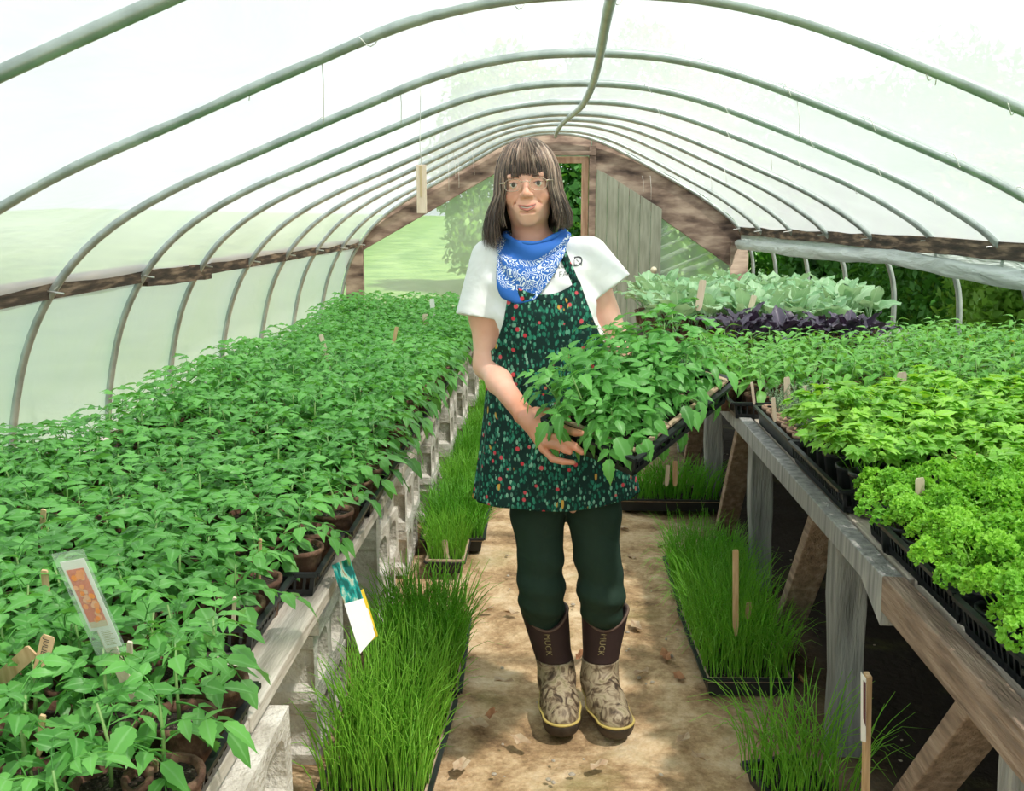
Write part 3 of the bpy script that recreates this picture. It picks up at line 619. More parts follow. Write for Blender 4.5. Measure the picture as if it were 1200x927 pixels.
def parsley_leaf(seed):
    r = random.Random(seed); mb = MB(); L = 0.115 * r.uniform(.8, 1.15); lean = r.uniform(.2, .5)
    path = lambda t_: np.array([L * lean * t_ * t_ * 1.5, 0, L * t_])
    mb.tube([path(k / 3) for k in range(4)], [.0018, .0015, .0012, .001], 4, False)
    c = path(1.0)
    for k in range(95):
        a = r.uniform(0, 6.28); q = r.random() ** .5; x = q * 0.033 * math.cos(a); y = q * 0.033 * math.sin(a); z = 0.020 * (1 - q * q) - .012 * q + r.uniform(-.007, .005)
        lump = 0.004 * math.sin(x * 260 + seed) * math.sin(y * 230); s_ = r.uniform(.0045, .0085)
        R = rotm(r.uniform(0, 6.28), r.uniform(-.9, .9), r.uniform(-.9, .9)); V = np.array([(-s_, -s_ * .6, s_ * .3), (0, -s_, -s_ * .3), (s_, -s_ * .5, s_ * .5), (s_ * .8, s_ * .6, -s_ * .2), (0, s_, s_ * .5), (-s_, s_ * .6, -s_ * .3), (0, 0, 0)])
        mb.add(V @ R.T + c + np.array([x, y, z + lump]), [(6, 0, 1), (6, 1, 2), (6, 2, 3), (6, 3, 4), (6, 4, 5), (6, 5, 0)])
    return mb
def kale_leaf(seed, L=.13, W=.12):
    r = random.Random(seed); mb = MB(); pet = .06
    mb.tube([(0, 0, 0), (pet * .6, 0, pet * .7), (pet, 0, pet * 1.1)], [.003, .0025, .002], 5, False)
    nu, nv = 6, 6; fo = r.uniform(.15, .5); dr_ = r.uniform(.1, .5); ph = r.uniform(0, 6)
    V = []; vn = []
    for i in range(nv + 1):
        t_ = i / nv; w_ = W * .5 * (math.sin(math.pi * min(.985, .04 + t_ * .95) ** .8)) ** .55
        for j in range(nu + 1):
            s_ = j / nu * 2 - 1; z = -dr_ * L * t_ * t_ + fo * abs(s_) ** 1.5 * w_ + .008 * math.sin(t_ * 13 + s_ * 6 + ph) * abs(s_)
            V.append((L * t_ - .1 * L * s_ * s_, s_ * w_, z)); vn.append(1.0 if j == nu // 2 else 0.0)
    Fc = [(i * (nu + 1) + j, i * (nu + 1) + j + 1, (i + 1) * (nu + 1) + j + 1, (i + 1) * (nu + 1) + j) for i in range(nv) for j in range(nu)]
    R = rotm(0, .55, r.uniform(-.2, .2)); mb.add(np.array(V) @ R.T + np.array((pet, 0, pet * 1.1)), Fc, vn); return mb
LV = {
 'tomato': [tomato_leaf(s_).mesh('leaf', M['tomato'], True) for s_ in range(5)],
 'pepper': [simple_leaf(s_ + 20).mesh('leaf', M['pepper'], True) for s_ in range(5)],
 'celery': [celery_leaf(s_ + 40).mesh('leaf', M['celery'], True) for s_ in range(5)],
 'parsley': [parsley_leaf(s_ + 60).mesh('leaf', M['parsley'], False) for s_ in range(5)],
 'kale': [kale_leaf(s_ + 80).mesh('leaf', M['kale'], True) for s_ in range(4)],
 'purple': [kale_leaf(s_ + 90, .11, .085).mesh('leaf', M['purple'], True) for s_ in range(4)],
 'sage': [simple_leaf(s_ + 100, .045, .019, .008, 6, 0, .25).mesh('leaf', M['sage'], True) for s_ in range(3)],
 'held': [tomato_leaf(s_ + 120, 11, s_ % 2 == 0).mesh('leaf', M['tomato'], True) for s_ in range(6)],
 'lobed': [tomato_leaf(s_ + 140, 11).mesh('leaf', M['tomato'], True) for s_ in range(4)]}
def pot_mesh(r1, r0, h, mat, n=18, lip=0.004):
    mb = MB(); mb.lathe([(0.001, 0), (r0, 0), (r1, h - .012), (r1 + lip, h - .010), (r1 + lip, h), (r1 - .003, h), (r1 - .006, h - .014)], n); return mb.mesh('pot', mat, True)
def soil_mesh(r_, seed):
    r = random.Random(seed); mb = MB(); n = 12; V = [(0, 0, .004)]
    for ring_ in (.5, 1): V += [(r_ * ring_ * math.cos(6.283 * k / n), r_ * ring_ * math.sin(6.283 * k / n), r.uniform(-.003, .004)) for k in range(n)]
    Fc = [(0, 1 + k, 1 + (k + 1) % n) for k in range(n)] + [(1 + k, 1 + n + k, 1 + n + (k + 1) % n, 1 + (k + 1) % n) for k in range(n)]
    mb.add(V, Fc); return mb.mesh('soil', M['soil'])
POT = {'fibre': pot_mesh(.050, .040, .095, M['fibre']), 'black': pot_mesh(.055, .042, .105, M['black']), 'clay': pot_mesh(.036, .028, .06, M['clay'], 14)}
SOIL = {'fibre': (soil_mesh(.045, 1), .082), 'black': (soil_mesh(.050, 2), .09), 'clay': (soil_mesh(.031, 3), .05)}
def stem_mesh(h, seed, r0=.0032):
    r = random.Random(seed); mb = MB(); mb.tube([(0, 0, 0), (r.uniform(-.006, .006), r.uniform(-.006, .006), h * .5), (r.uniform(-.01, .01), r.uniform(-.01, .01), h)], [r0, r0 * .8, r0 * .5], 6); return mb.mesh('stem', M['stem'], True)
def plant(nm, kind, pot, h, nl, seed, sc=1.0, pitch0=.5, low=.25, loc=(0, 0, 0), leafname='leaf'):
    r = random.Random(seed); t_ = empty(nm, loc); z0 = 0
    if pot:
        link('pot', POT[pot], None, t_); sm, z0 = SOIL[pot]; link('soil', sm, None, t_, (0, 0, z0))
    if h > 0: link('stem', stem_mesh(h, seed), None, t_, (0, 0, z0))
    a = r.uniform(0, 6.28)
    for k in range(nl):
        f = k / max(1, nl - 1); z = z0 + h * (low + (1 - low) * f); a += 2.4 + r.uniform(-.3, .3)
        o = link(leafname, r.choice(LV[kind]), None, t_, (0, 0, z)); o.rotation_euler = (r.uniform(-.15, .15), -(pitch0 * (-.4 + 1.7 * f) + r.uniform(-.15, .15)), a)
        s_ = sc * (1.08 - .42 * f) * r.uniform(.9, 1.1); o.scale = (s_, s_, s_)
    return t_
def stalks(nm, kind, pot, nl, seed, spread=.4, sc=1.0, rad=.012):
    r = random.Random(seed); t_ = empty(nm); z0 = 0
    if pot: link('pot', POT[pot], None, t_); sm, z0 = SOIL[pot]; link('soil', sm, None, t_, (0, 0, z0))
    for k in range(nl):
        a = k * 2.4 + r.uniform(-.3, .3); q = (k / nl) ** .7; o = link('leaf', r.choice(LV[kind]), None, t_, (rad * q * math.cos(a), rad * q * math.sin(a), z0))
        o.rotation_euler = (0, spread * q + r.uniform(-.08, .08), a); s_ = sc * r.uniform(.85, 1.1) * (1.05 - .2 * q); o.scale = (s_,) * 3
    return t_
def protos(n, fn):
    out = []
    for k in range(n):
        p = fn(k); kids(p); out.append([p, False])
    return out
def place(P, r, loc, rz, sc, lab, cat, grp):
    p = r.choice(P)
    if not p[1]: o = p[0]; p[1] = True
    else: o = copy_tree(p[0])
    o.location = loc; o.rotation_euler = (r.uniform(-.04, .04), r.uniform(-.04, .04), rz); o.scale = (1, 1, sc)
    tag(o, lab, cat, grp); return o
def drop_unused(P):
    for p, used in P:
        if not used:
            for c in KIDS[p.name]: bpy.data.objects.remove(c)
            bpy.data.objects.remove(p)
def stuff_join(nm, protos_, places, mat, parent=None):
    """many far plants joined into one object; places = (loc, rz, sz)"""
    cache = []
    for p, used in protos_:
        Vs = []; Fs = []; n = 0
        for c in KIDS[p.name]:
            if not c.name.startswith('leaf'): continue
            Mx = np.array(Matrix.LocRotScale(c.location, c.rotation_euler, c.scale)); V = np.empty(len(c.data.vertices) * 3); c.data.vertices.foreach_get('co', V); V = V.reshape(-1, 3) @ Mx[:3, :3].T + Mx[:3, 3]
            c.data.calc_loop_triangles(); T = np.empty(len(c.data.loop_triangles) * 3, dtype=np.int32); c.data.loop_triangles.foreach_get('vertices', T)
            Vs.append(V); Fs.append(T.reshape(-1, 3) + n); n += len(V)
        cache.append((np.concatenate(Vs), np.concatenate(Fs)))
    VV = []; FF = []; n = 0; r = random.Random(9)
    for loc, rz, sz in places:
        V, T = r.choice(cache); c_, s_ = math.cos(rz), math.sin(rz)
        W = np.stack([V[:, 0] * c_ - V[:, 1] * s_ + loc[0], V[:, 0] * s_ + V[:, 1] * c_ + loc[1], V[:, 2] * sz + loc[2]], 1); VV.append(W); FF.append(T + n); n += len(V)
    return link(nm, np_mesh(nm, np.concatenate(VV), np.concatenate(FF), mat), None, parent)
# --- left bench tomatoes
rp_ = random.Random(21)
PT = protos(8, lambda k: plant('potted_tomato_plant', 'tomato', 'fibre', rp_.uniform(.10, .135), rp_.choice([11, 12, 13]), 200 + k, 1.17, .5, .12))
PTE = protos(5, lambda k: plant('potted_tomato_plant', 'tomato', 'fibre', rp_.uniform(.09, .12), 7, 240 + k, 1.05, .55, .3))
spots = []
ys = []
for k, y in enumerate(LY):
    for dy in (-0.066, 0.066): ys.append((y + dy, LX[k] if k < len(LX) else -.775))
for dy in (-.066, .066): ys.append((1.09 + dy, -.79))
for y, cx in ys:
    x0 = cx + 0.215; k = 0
    while True:
        x = x0 - k * 0.112 - (0.02 if k > 4 else 0)
        lim = -1.56 if y > 3.05 else -1.95
        if x < lim: break
        spots.append((x + rp_.uniform(-.008, .008), y + rp_.uniform(-.006, .006))); k += 1
for y in (1.60, 1.71):      # pots standing on the bare board behind the first tray, set back from the edge
    for k in range(9): spots.append((-0.80 - .12 * k, y))
spots = [s_ for s_ in spots if not (s_[1] < 1.28 and s_[0] > -.5)]
spots.sort(key=lambda s_: math.hypot(s_[0], s_[1]) + (0.8 if s_[0] < -.49 * s_[1] - .2 else 0))
near, far = spots[:290], spots[290:]
def tomato_top(x, y): return 1.0 + 0.10 * math.sin(y * 2.3 + x) + (0.10 if y > 3.1 else 0)
for x, y in near:
    edge = x > -0.62 if y > 1.8 else x > -.66
    sz = tomato_top(x, y) * rp_.uniform(.9, 1.08)
    row = sum(1 for q in sorted({round(p[1] / .13) for p in near}) if q <= round(y / .13)); col = sum(1 for p in near if round(p[1] / .13) == round(y / .13) and p[0] >= x)
    lab = 'young tomato plant in brown fibre pot, row %s from the camera, %s from the path' % (NUM[row], ORD[col - 1])
    place(PTE if (x > -.66 and y < 2.6) or y < 1.34 else PT, rp_, (x, y, LT + .01 - (.012 if not edge else 0)), rp_.uniform(0, 6.28), sz, lab, 'plant', 'tomato plants on the left bench')
o = stuff_join('tomato_foliage', PT, [((x, y, LT), rp_.uniform(0, 6.28), tomato_top(x, y) * rp_.uniform(.9, 1.08)) for x, y in far], M['tomato'])
tag(o, 'dense mass of tomato leaves at the far end of the left bench', 'foliage', None, 'stuff')
# larger leaved plants in the very foreground
PF = protos(4, lambda k: plant('potted_tomato_plant', 'lobed', 'fibre', .13, 9, 260 + k, 1.12, .5, .2))
for k, (x, y, wh) in enumerate([(-0.52, 1.18, 'at the right end of the foreground tray'), (-0.70, 1.16, 'low in the foreground beside the tray corner'), (-0.87, 1.20, 'in the bottom left corner, leaves cut by the photo edge'),
                               (-0.60, 1.47, 'in a pot tilted at the back of the foreground tray'), (-0.76, 1.44, 'under the big tomato label')]):
    place(PF, rp_, (x, y, LT + .012), rp_.uniform(0, 6), 1.0, 'broad leaved young tomato plant ' + wh, 'plant', None)
drop_unused(PF)
# --- right bench
# parsley
PP = protos(5, lambda k: stalks('parsley_plant', 'parsley', 'black', 10, 300 + k, .55, 1.0, .03))
tray('R', (0.875, 2.0, RT + .004), 0, 'black slotted tray of curly parsley overhanging the light board on the right bench', 'parsley trays')
tray('R', (0.875, 1.62 - .17, RT + .004), 0.02, 'black slotted tray of curly parsley nearest the camera on the right bench', 'parsley trays')
for i in range(10):
    for j in range(6):
        x = 0.80 + .095 * j + (.01 if i % 2 else 0); y = 1.36 + .098 * i
        if y < 1.42 and x < .95: continue
        place(PP, rp_, (x + rp_.uniform(-.008, .008), y + rp_.uniform(-.008, .008), RT - .03), rp_.uniform(0, 6), rp_.uniform(.85, 1.05), 'bright green curly parsley plant, row %s from the camera, %s from the path' % (NUM[i + 1], ORD[j]), 'plant', 'curly parsley at the right')
# celery / coriander
PC = protos(6, lambda k: stalks('potted_celery', 'celery', 'black', 11, 340 + k, .55, 1.0, .03))
tray('R', (0.86, 2.68, RT + .004), 0, 'black slotted tray with moulded emblem holding the first celery pots on the right bench', 'celery trays')
tray('R', (1.16, 2.70, RT + .004), 0, 'black slotted tray under the celery, second row from the path', 'celery trays')
for i in range(8):
    for j in range(11):
        x = 0.80 + .115 * j; y = 2.42 + .112 * i
        if y > 2.9 and x < 1.05: continue
        if x > .62 * y + .1: continue
        lab = 'lobed yellow green celery plant, row %s from the camera, %s across from the path' % (NUM[i + 1], ORD[j])
        if i == 0 and j < 3: lab = ['leafy celery in the black pot at the tray corner by the path', 'leafy celery in the second black pot from the path, front row', 'leafy celery in the third black pot from the path, front row'][j]
        place(PC, rp_, (x, y + rp_.uniform(-.01, .01), RT + .008), rp_.uniform(0, 6), rp_.uniform(.85, 1.1), lab, 'plant', 'celery plants on the right bench')
# thyme tray
TT = tray('Rs', (0.865, 3.24, RT + .004), 0, 'solid sided black tray of small thyme pots on the right bench edge', 'thyme tray')
thy = []
def thyme_mesh(seed, bushy):
    r = random.Random(seed); mb = MB()
    for k in range(34 if bushy else 14):
        a = r.uniform(0, 6.28); l = r.uniform(.4, 1) * .11; le = r.uniform(.1, .7); P = [np.array([le * l * q * q * math.cos(a), le * l * q * q * math.sin(a), l * q]) for q in (0, .33, .66, 1)]
        mb.tube(P, .0008, 3, False)
        for q in range(12):
            f = r.uniform(.2, 1); c = P[3] * f; s_ = .0045; R = rotm(r.uniform(0, 6.28), r.uniform(-.6, .8)); V = np.array([(0, 0, 0), (s_, -s_ * .5, 0), (2 * s_, 0, 0), (s_, s_ * .5, 0)]); mb.add(V @ R.T + c, [(0, 1, 2, 3)])
    return mb.mesh('sprigs', M['thyme'])
THM = [thyme_mesh(1, True), thyme_mesh(2, True), thyme_mesh(3, False)]
for i in range(7):
    for j in range(3):
        t_ = empty('potted_thyme', (0.785 + .08 * j, 3.02 + .076 * i, RT + .012), rp_.uniform(0, 6)); link('pot', POT['clay'], None, t_); link('soil', SOIL['clay'][0], None, t_, (0, 0, .05))
        o = link('sprigs', THM[2] if j == 0 and i > 2 else rp_.choice(THM[:2]), None, t_, (0, 0, .05)); o['kind'] = 'stuff'
        tag(t_, 'small clay pot of thyme in the solid black tray, row %s, %s from the path' % (NUM[i + 1], ORD[j]), 'plant', 'thyme pots')
# pepper row
PE = protos(6, lambda k: plant('potted_pepper_plant', 'pepper', 'fibre', rp_.uniform(.12, .15), 14, 380 + k, .95, .35, .25))
for i in range(13):
    for j in range(16):
        x = 0.66 + .112 * j; y = 3.66 + .108 * i
        if i > 8 and x < 1.62: continue
        if i == 0 and j < 1: continue
        if x > .60 * y + .1 or x > 2.35: continue
        place(PE, rp_, (x, y + rp_.uniform(-.01, .01), RT + .002), rp_.uniform(0, 6), rp_.uniform(.85, 1.05), 'small leafy pepper seedling behind the celery, row %s, %s from the path' % (NUM[i + 1], ORD[j]), 'plant', 'pepper seedlings on the right bench')
for j in range(6):
    tray('R', (0.80 + .29 * j, 3.86, RT + .0), math.pi / 2 * 0, 'black slotted tray under the pepper seedlings, %s from the path' % ORD[j], 'pepper trays')
# cabbages
PK = protos(5, lambda k: plant('cabbage_plant', 'kale', 'fibre', .06, 8, 400 + k, 1.0, .45, .3))
PU = protos(3, lambda k: plant('purple_cabbage_plant', 'purple', 'fibre', .05, 7, 420 + k, 1.0, .35, .3))
for i in range(9):
    for j in range(8):
        x = 0.62 + .17 * j; y = 5.15 + .2 * i
        if x > 1.35 + .12 * (i + 1): continue
        place(PK, rp_, (x + rp_.uniform(-.02, .02), y + rp_.uniform(-.02, .02), RT + .0), rp_.uniform(0, 6), rp_.uniform(.95, 1.25) * 1.15, 'pale blue green cabbage seedling behind the peppers, row %s, %s from the path' % (NUM[i + 1], ORD[j]), 'plant', 'green cabbages on the right bench')
for i in range(2):
    for j in range(7):
        place(PU, rp_, (0.88 + .105 * j, 4.74 + .17 * i, RT + .0), rp_.uniform(0, 6), rp_.uniform(1.0, 1.25), 'dark purple cabbage seedling, %s row, %s from the path' % (['front', 'back'][i], ORD[j]), 'plant', 'purple cabbages on the right bench')
# sage at the right edge
tray('Rs', (0.86, 1.155, RT + .004), 0.0, 'black tray with sage at the lower right edge of the photo', 'sage tray')
sg = stalks('potted_sage', 'sage', 'clay', 0, 1)
SR = random.Random(4); pz = .05
for k in range(5):
    a = k * 1.3; b_ = Vector((.02 * math.cos(a), .02 * math.sin(a), 0)); h = SR.uniform(.05, .10)
    mb = MB(); mb.tube([(0, 0, 0), b_ + Vector((0, 0, h * .5)), b_ * 1.6 + Vector((0, 0, h))], .0015, 5); link('stem', mb.mesh('stem', M['sage'], True), None, sg, (0, 0, pz))
    for q in range(7):
        f = .3 + .7 * q / 6; o = link('leaf', SR.choice(LV['sage']), None, sg, b_ * 1.5 * f + Vector((0, 0, pz + h * f))); o.rotation_euler = (0, -.5 * f, q * 1.57 + SR.uniform(-.3, .3)); s_ = 1.1 - .3 * f; o.scale = (s_,) * 3
kids(sg); sg.location = (0.80, 1.37, RT + .012); sg.scale = (1.35,) * 3; tag(sg, 'potted sage sprig with smooth pale leaves at the lower right edge', 'plant', 'sage plants')
for k, (x, y) in enumerate([(0.79, 1.22), (0.90, 1.30), (0.90, 1.18)]):
    c = copy_tree(sg); c.location = (x, y, RT + .012); c.rotation_euler = (0, 0, 1 + k); tag(c, ['second sage sprig at the right edge, just below the first', 'sage sprig behind the first, right of it', 'sage sprig beyond the right edge of the photo'][k], 'plant', 'sage plants')
# ================================================================ chives
def blades(nm, n, sx, sy, h, seed, mat, lean=.35, wd=.0028, floppy=.5):
    r = np.random.RandomState(seed); K = 6
    x = (r.rand(n) - .5) * sx; y = (r.rand(n) - .5) * sy; a = r.rand(n) * 6.283; l = h * (.55 + .5 * r.rand(n)); le = lean * r.rand(n) + .25 * (np.abs(x) / (sx / 2)) ** 2
    a = np.where(r.rand(n) < .5, np.arctan2(y, x) + r.normal(0, .5, n), a); fl = floppy * (r.rand(n) ** 2)
    tv = np.linspace(0, 1, K); bend = le[:, None] * tv + fl[:, None] * tv ** 3 * 1.6
    ds = l[:, None] / (K - 1) * np.ones((n, K)); hx = np.cumsum(np.sin(bend) * ds, 1) - np.sin(bend[:, :1]) * ds[:, :1]; hz = np.cumsum(np.cos(bend) * ds, 1) - ds[:, :1]
    cx = x[:, None] + hx * np.cos(a)[:, None]; cy = y[:, None] + hx * np.sin(a)[:, None]; w_ = wd * .5 * np.array([1, 1, 1, .95, .8, .4]); b_ = r.rand(n) * 6.283
    V = []
    for q in range(3):
        an = b_ + q * 2.094; V.append(np.stack([cx + w_ * np.cos(an)[:, None], cy + w_ * np.sin(an)[:, None], hz], 2))
    V = np.stack(V, 2).reshape(n, K * 3, 3); Q = []
    for k in range(K - 1):
        for q in range(3): Q.append((k * 3 + q, k * 3 + (q + 1) % 3, (k + 1) * 3 + (q + 1) % 3, (k + 1) * 3 + q))
    Q = (np.array(Q)[None] + (np.arange(n) * K * 3)[:, None, None]).reshape(-1, 4)
    return np_mesh('blades', V.reshape(-1, 3), Q, mat)
BL = [blades('a', 720, .26, .52, .30, 1, M['chive'], .38, .0042, .7), blades('b', 760, .26, .52, .29, 2, M['chive'], .38, .0040, .8), blades('c', 170, .20, .24, .34, 3, M['chive'], .75, .0034, 1.2), blades('d', 1000, .27, .52, .30, 4, M['chive'], .55, .0026, 1.3), blades('e', 380, .15, .26, .22, 5, M['chive'], .3, .0028, .4)]
def flat_soil(a, b_):
    mb = MB(); mb.grid(lambda u, v_: (-a + 2 * a * u, -b_ + 2 * b_ * v_, .004 * math.sin(u * 20) * math.sin(v_ * 30)), 8, 14); return mb.mesh('soil', M['soil'])
FS = flat_soil(.125, .26); FS2 = flat_soil(.07, .13)
def rim_mesh(sx, sy, mat):
    mb = MB(); a, b_ = sx / 2, sy / 2
    for p, q in (((-a, -b_), (a, -b_)), ((a, -b_), (a, b_)), ((a, b_), (-a, b_)), ((-a, b_), (-a, -b_))): mb.bar((*p, 0), (*q, 0), .012, .012)
    return mb.mesh('inner_rim', mat)
IR = rim_mesh(.26, .525, M['tanrim']); IR2 = rim_mesh(.15, .265, M['tanrim'])
def chive_tray(loc, bl, lab, sc=(1, 1, 1), rz=0, small=False, irim=True):
    t_ = empty('chive_tray', loc, rz); tag(t_, lab, 'planter', 'chive trays on the ground')
    k = 'small' if small else 'Rs'; link('rim', TM[k][0], None, t_); link('tray_body', TM[k][1], None, t_); link('soil', FS2 if small else FS, None, t_, (0, 0, .042))
    if irim: link('inner_rim', IR2 if small else IR, None, t_, (0, 0, .056))
    o = link('chives', BL[bl], None, t_, (0, 0, .045)); o['kind'] = 'stuff'; o.scale = sc; return t_
chive_tray((-0.425, 2.38, .012), 0, 'dense chive tray on the ground nearest the camera, left of the path', (1, 1, 1.0), -.04)
chive_tray((-0.415, 2.96, .012), 1, 'dense dark green chive tray on the ground, second along the left side', (1, .9, .95), .03)
chive_tray((-0.44, 3.95, .012), 4, 'small tan rimmed tray of short chives with a wooden marker, left of the path', (1, 1, .8), 0, True)
for k, y in enumerate((4.35, 4.95, 5.55, 6.15, 6.8, 7.4, 8.0)):
    chive_tray((-0.44 + .01 * (k % 2), y, .012), k % 2, 'grassy chive tray beyond the small one on the left, %s of the far row' % ORD[k], (1, 1, .62), .02)
chive_tray((0.60, 3.08, .012), 3, 'floppy chive tray with a tall wooden stake, right of the path under the bench edge', (1.0, 1.0, .95), .03)
chive_tray((0.60, 3.62, .012), 3, 'floppy chive tray behind the staked one, right of the path', (1.0, .9, .85), 3.14)
chive_tray((0.62, 2.27, .0), 2, 'sparse tuft of long chives at the bottom edge, right of the path', (1, 1, 1), .3, True, False)
chive_tray((0.60, 4.85, .012), 4, 'short chive tray with wooden marker under the held tray, far right', (1.5, 1.8, .9), 1.57, False)
# ================================================================ the woman
class Field:
    def __init__(s, xs, ys, zs): s.ax = [np.asarray(a, np.float32) for a in (xs, ys, zs)]; s.D = np.full([len(a) for a in s.ax], 0.5, np.float32)
    def op(s, lo, hi, fn, k=0.0, mode='add', frame=None):
        m = k + .012; sl_ = []
        for a, l, h in zip(s.ax, lo, hi):
            i0 = max(int(np.searchsorted(a, l - m)) - 1, 0); i1 = min(int(np.searchsorted(a, h + m)) + 1, len(a))
            if i1 <= i0: return
            sl_.append(slice(i0, i1))
        P = np.stack(np.meshgrid(*[a[q] for a, q in zip(s.ax, sl_)], indexing='ij'), -1)
        if frame is not None: P = (P - frame[0]) @ frame[1]
        d = fn(P).astype(np.float32); D = s.D[tuple(sl_)]
        if mode == 'add':
            if k > 0: h = np.clip(.5 + .5 * (D - d) / k, 0, 1); D = D * (1 - h) + d * h - k * h * (1 - h)
            else: D = np.minimum(D, d)
        elif mode == 'sub':
            if k > 0: h = np.clip(.5 - .5 * (D + d) / k, 0, 1); D = D * (1 - h) + (-d) * h + k * h * (1 - h)
            else: D = np.maximum(D, -d)
        elif mode == 'and': D = np.maximum(D, d)
        s.D[tuple(sl_)] = D
    def cone(s, a, b_, ra, rb_, k=.01, mode='add', frame=None, flat=None):
        a = np.array(a, float); b_ = np.array(b_, float); ba = b_ - a; L2 = ba @ ba
        def fn(P):
            h = np.clip(((P - a) @ ba) / L2, 0, 1); return np.linalg.norm(P - a - h[..., None] * ba, axis=-1) - (ra + (rb_ - ra) * h)
        A, B = (a, b_) if frame is None else (frame[0] + frame[1] @ a, frame[0] + frame[1] @ b_); r = max(ra, rb_)
        s.op(np.minimum(A, B) - r, np.maximum(A, B) + r, fn, k, mode, frame)
    def ell(s, c, r, k=.01, mode='add', frame=None):
        c = np.array(c, float); r = np.array(r, float)
        def fn(P): q = P - c; k0 = np.linalg.norm(q / r, axis=-1); k1 = np.linalg.norm(q / (r * r), axis=-1); return k0 * (k0 - 1) / np.maximum(k1, 1e-6)
        C_ = c if frame is None else frame[0] + frame[1] @ c; R = max(r) if frame is not None else r
        s.op(C_ - R, C_ + R, fn, k, mode, frame)
    def mesh(s):
        D = s.D; ins = D < 0; n = np.array(D.shape) - 1
        cnt = np.zeros(n, np.uint8); sl2 = lambda a, b_: slice(a, b_ if b_ else None)
        for i in (0, 1):
            for j in (0, 1):
                for k in (0, 1): cnt += ins[i:n[0] + i, j:n[1] + j, k:n[2] + k]
        act = np.argwhere((cnt > 0) & (cnt < 8)); idx = np.full(n, -1, np.int32); idx[tuple(act.T)] = np.arange(len(act))
        I = act; co = [(i, j, k) for i in (0, 1) for j in (0, 1) for k in (0, 1)]
        vals = [D[I[:, 0] + c[0], I[:, 1] + c[1], I[:, 2] + c[2]] for c in co]
        pos = [np.stack([s.ax[q][I[:, q] + c[q]] for q in range(3)], 1) for c in co]
        acc = np.zeros((len(I), 3)); num = np.zeros(len(I))
        for a in range(8):
            for b_ in range(a + 1, 8):
                if sum(x != y for x, y in zip(co[a], co[b_])) != 1: continue
                cr = (vals[a] < 0) != (vals[b_] < 0); t_ = np.where(cr, vals[a] / np.where(cr, vals[a] - vals[b_], 1), 0)
                acc += np.where(cr[:, None], pos[a] + (pos[b_] - pos[a]) * t_[:, None], 0); num += cr
        V = acc / num[:, None]; Q = []
        for ax in range(3):
            o1, o2 = (ax + 1) % 3, (ax + 2) % 3
            A = [slice(0, None)] * 3; B = [slice(0, None)] * 3; A[ax] = slice(0, -1); B[ax] = slice(1, None)
            ch = ins[tuple(A)] != ins[tuple(B)]; E_ = np.argwhere(ch); E_ = E_[(E_[:, o1] > 0) & (E_[:, o2] > 0) & (E_[:, o1] < n[o1]) & (E_[:, o2] < n[o2])]
            def cell(d1, d2): c = E_.copy(); c[:, o1] -= d1; c[:, o2] -= d2; return idx[tuple(c.T)]
            q = np.stack([cell(1, 1), cell(0, 1), cell(0, 0), cell(1, 0)], 1); fl = ~ins[tuple(E_.T)]; q[fl] = q[fl][:, ::-1]; Q.append(q)
        Q = np.concatenate(Q); return V, Q[(Q >= 0).all(1)]
def multi(*seg):
    out = []
    for a, b_, st in seg: out += list(np.arange(a, b_ - st * .3, st))
    out.append(seg[-1][1]); return out
ROOT = Vector((0.09, 2.74, 0)); RN = np.array(ROOT)
woman = empty('person', ROOT); tag(woman, 'smiling woman in glasses, blue bandana, white t-shirt and floral apron holding a tray of seedlings', 'person')
def skin_obj(nm, fld, mat, parent=woman, smooth=True):
    V, Q = fld.mesh(); return link(nm, np_mesh(nm, V - RN, Q, mat, smooth), None, parent)
# head frame: x to photo right, y backwards, z up
HR = np.array(Euler((math.radians(-2), math.radians(-4), math.radians(-2)), 'XYZ').to_matrix())
HC = np.array((-0.0735, 2.733, 1.545)); HF = (HC, HR)
hw = lambda p: Vector(HC + HR @ np.array(p, float))
# materials
m, t, b = new_mat('skin'); v = coords(t)
n = nd(t, 'ShaderNodeTexNoise', Scale=16.0, Detail=4.0); t.links.new(v, n.inputs['Vector'])
c_ = ramp(t, n.outputs[0], [(0.3, (0.84, 0.43, 0.31)), (0.7, (0.92, 0.55, 0.43))])
ta = nd(t, 'ShaderNodeAttribute', attribute_name='tan'); mx = nd(t, 'ShaderNodeMix', data_type='RGBA'); t.links.new(ta.outputs['Fac'], mx.inputs[0]); t.links.new(c_, mx.inputs[6]); mx.inputs[7].default_value = (0.60, 0.22, 0.12, 1)
t.links.new(mx.outputs[2], b.inputs['Base Color']); b.inputs['Roughness'].default_value = .48; b.inputs['Subsurface Weight'].default_value = .12; b.inputs['Subsurface Radius'].default_value = (.012, .005, .003); b.inputs['Subsurface Scale'].default_value = .5
M['skin'] = m
def cloth(name, col, rough=.85, bump=.3, scale=6, dist=.01):
    m, t, b = new_mat(name); v = coords(t); b.inputs['Base Color'].default_value = (*col, 1); b.inputs['Roughness'].default_value = rough; b.inputs['Specular IOR Level'].default_value = .2
    n = nd(t, 'ShaderNodeTexNoise', Scale=scale, Detail=3.0, Distortion=.6); t.links.new(v, n.inputs['Vector']); bp = nd(t, 'ShaderNodeBump', Strength=bump, Distance=dist); t.links.new(n.outputs[0], bp.inputs['Height']); t.links.new(bp.outputs[0], b.inputs['Normal']); return m
M['shirt'] = cloth('white cotton', (0.86, 0.86, 0.87), .85, .5, 9, .02)
M['trouser'] = cloth('dark green cotton', (0.022, 0.045, 0.032), .8, .5, 10, .02)
M['neoprene'] = cloth('brown neoprene', (0.050, 0.030, 0.030), .6, .1, 40)
M['bootrim'] = plain('boot rim', (0.13, 0.075, 0.055), .6)
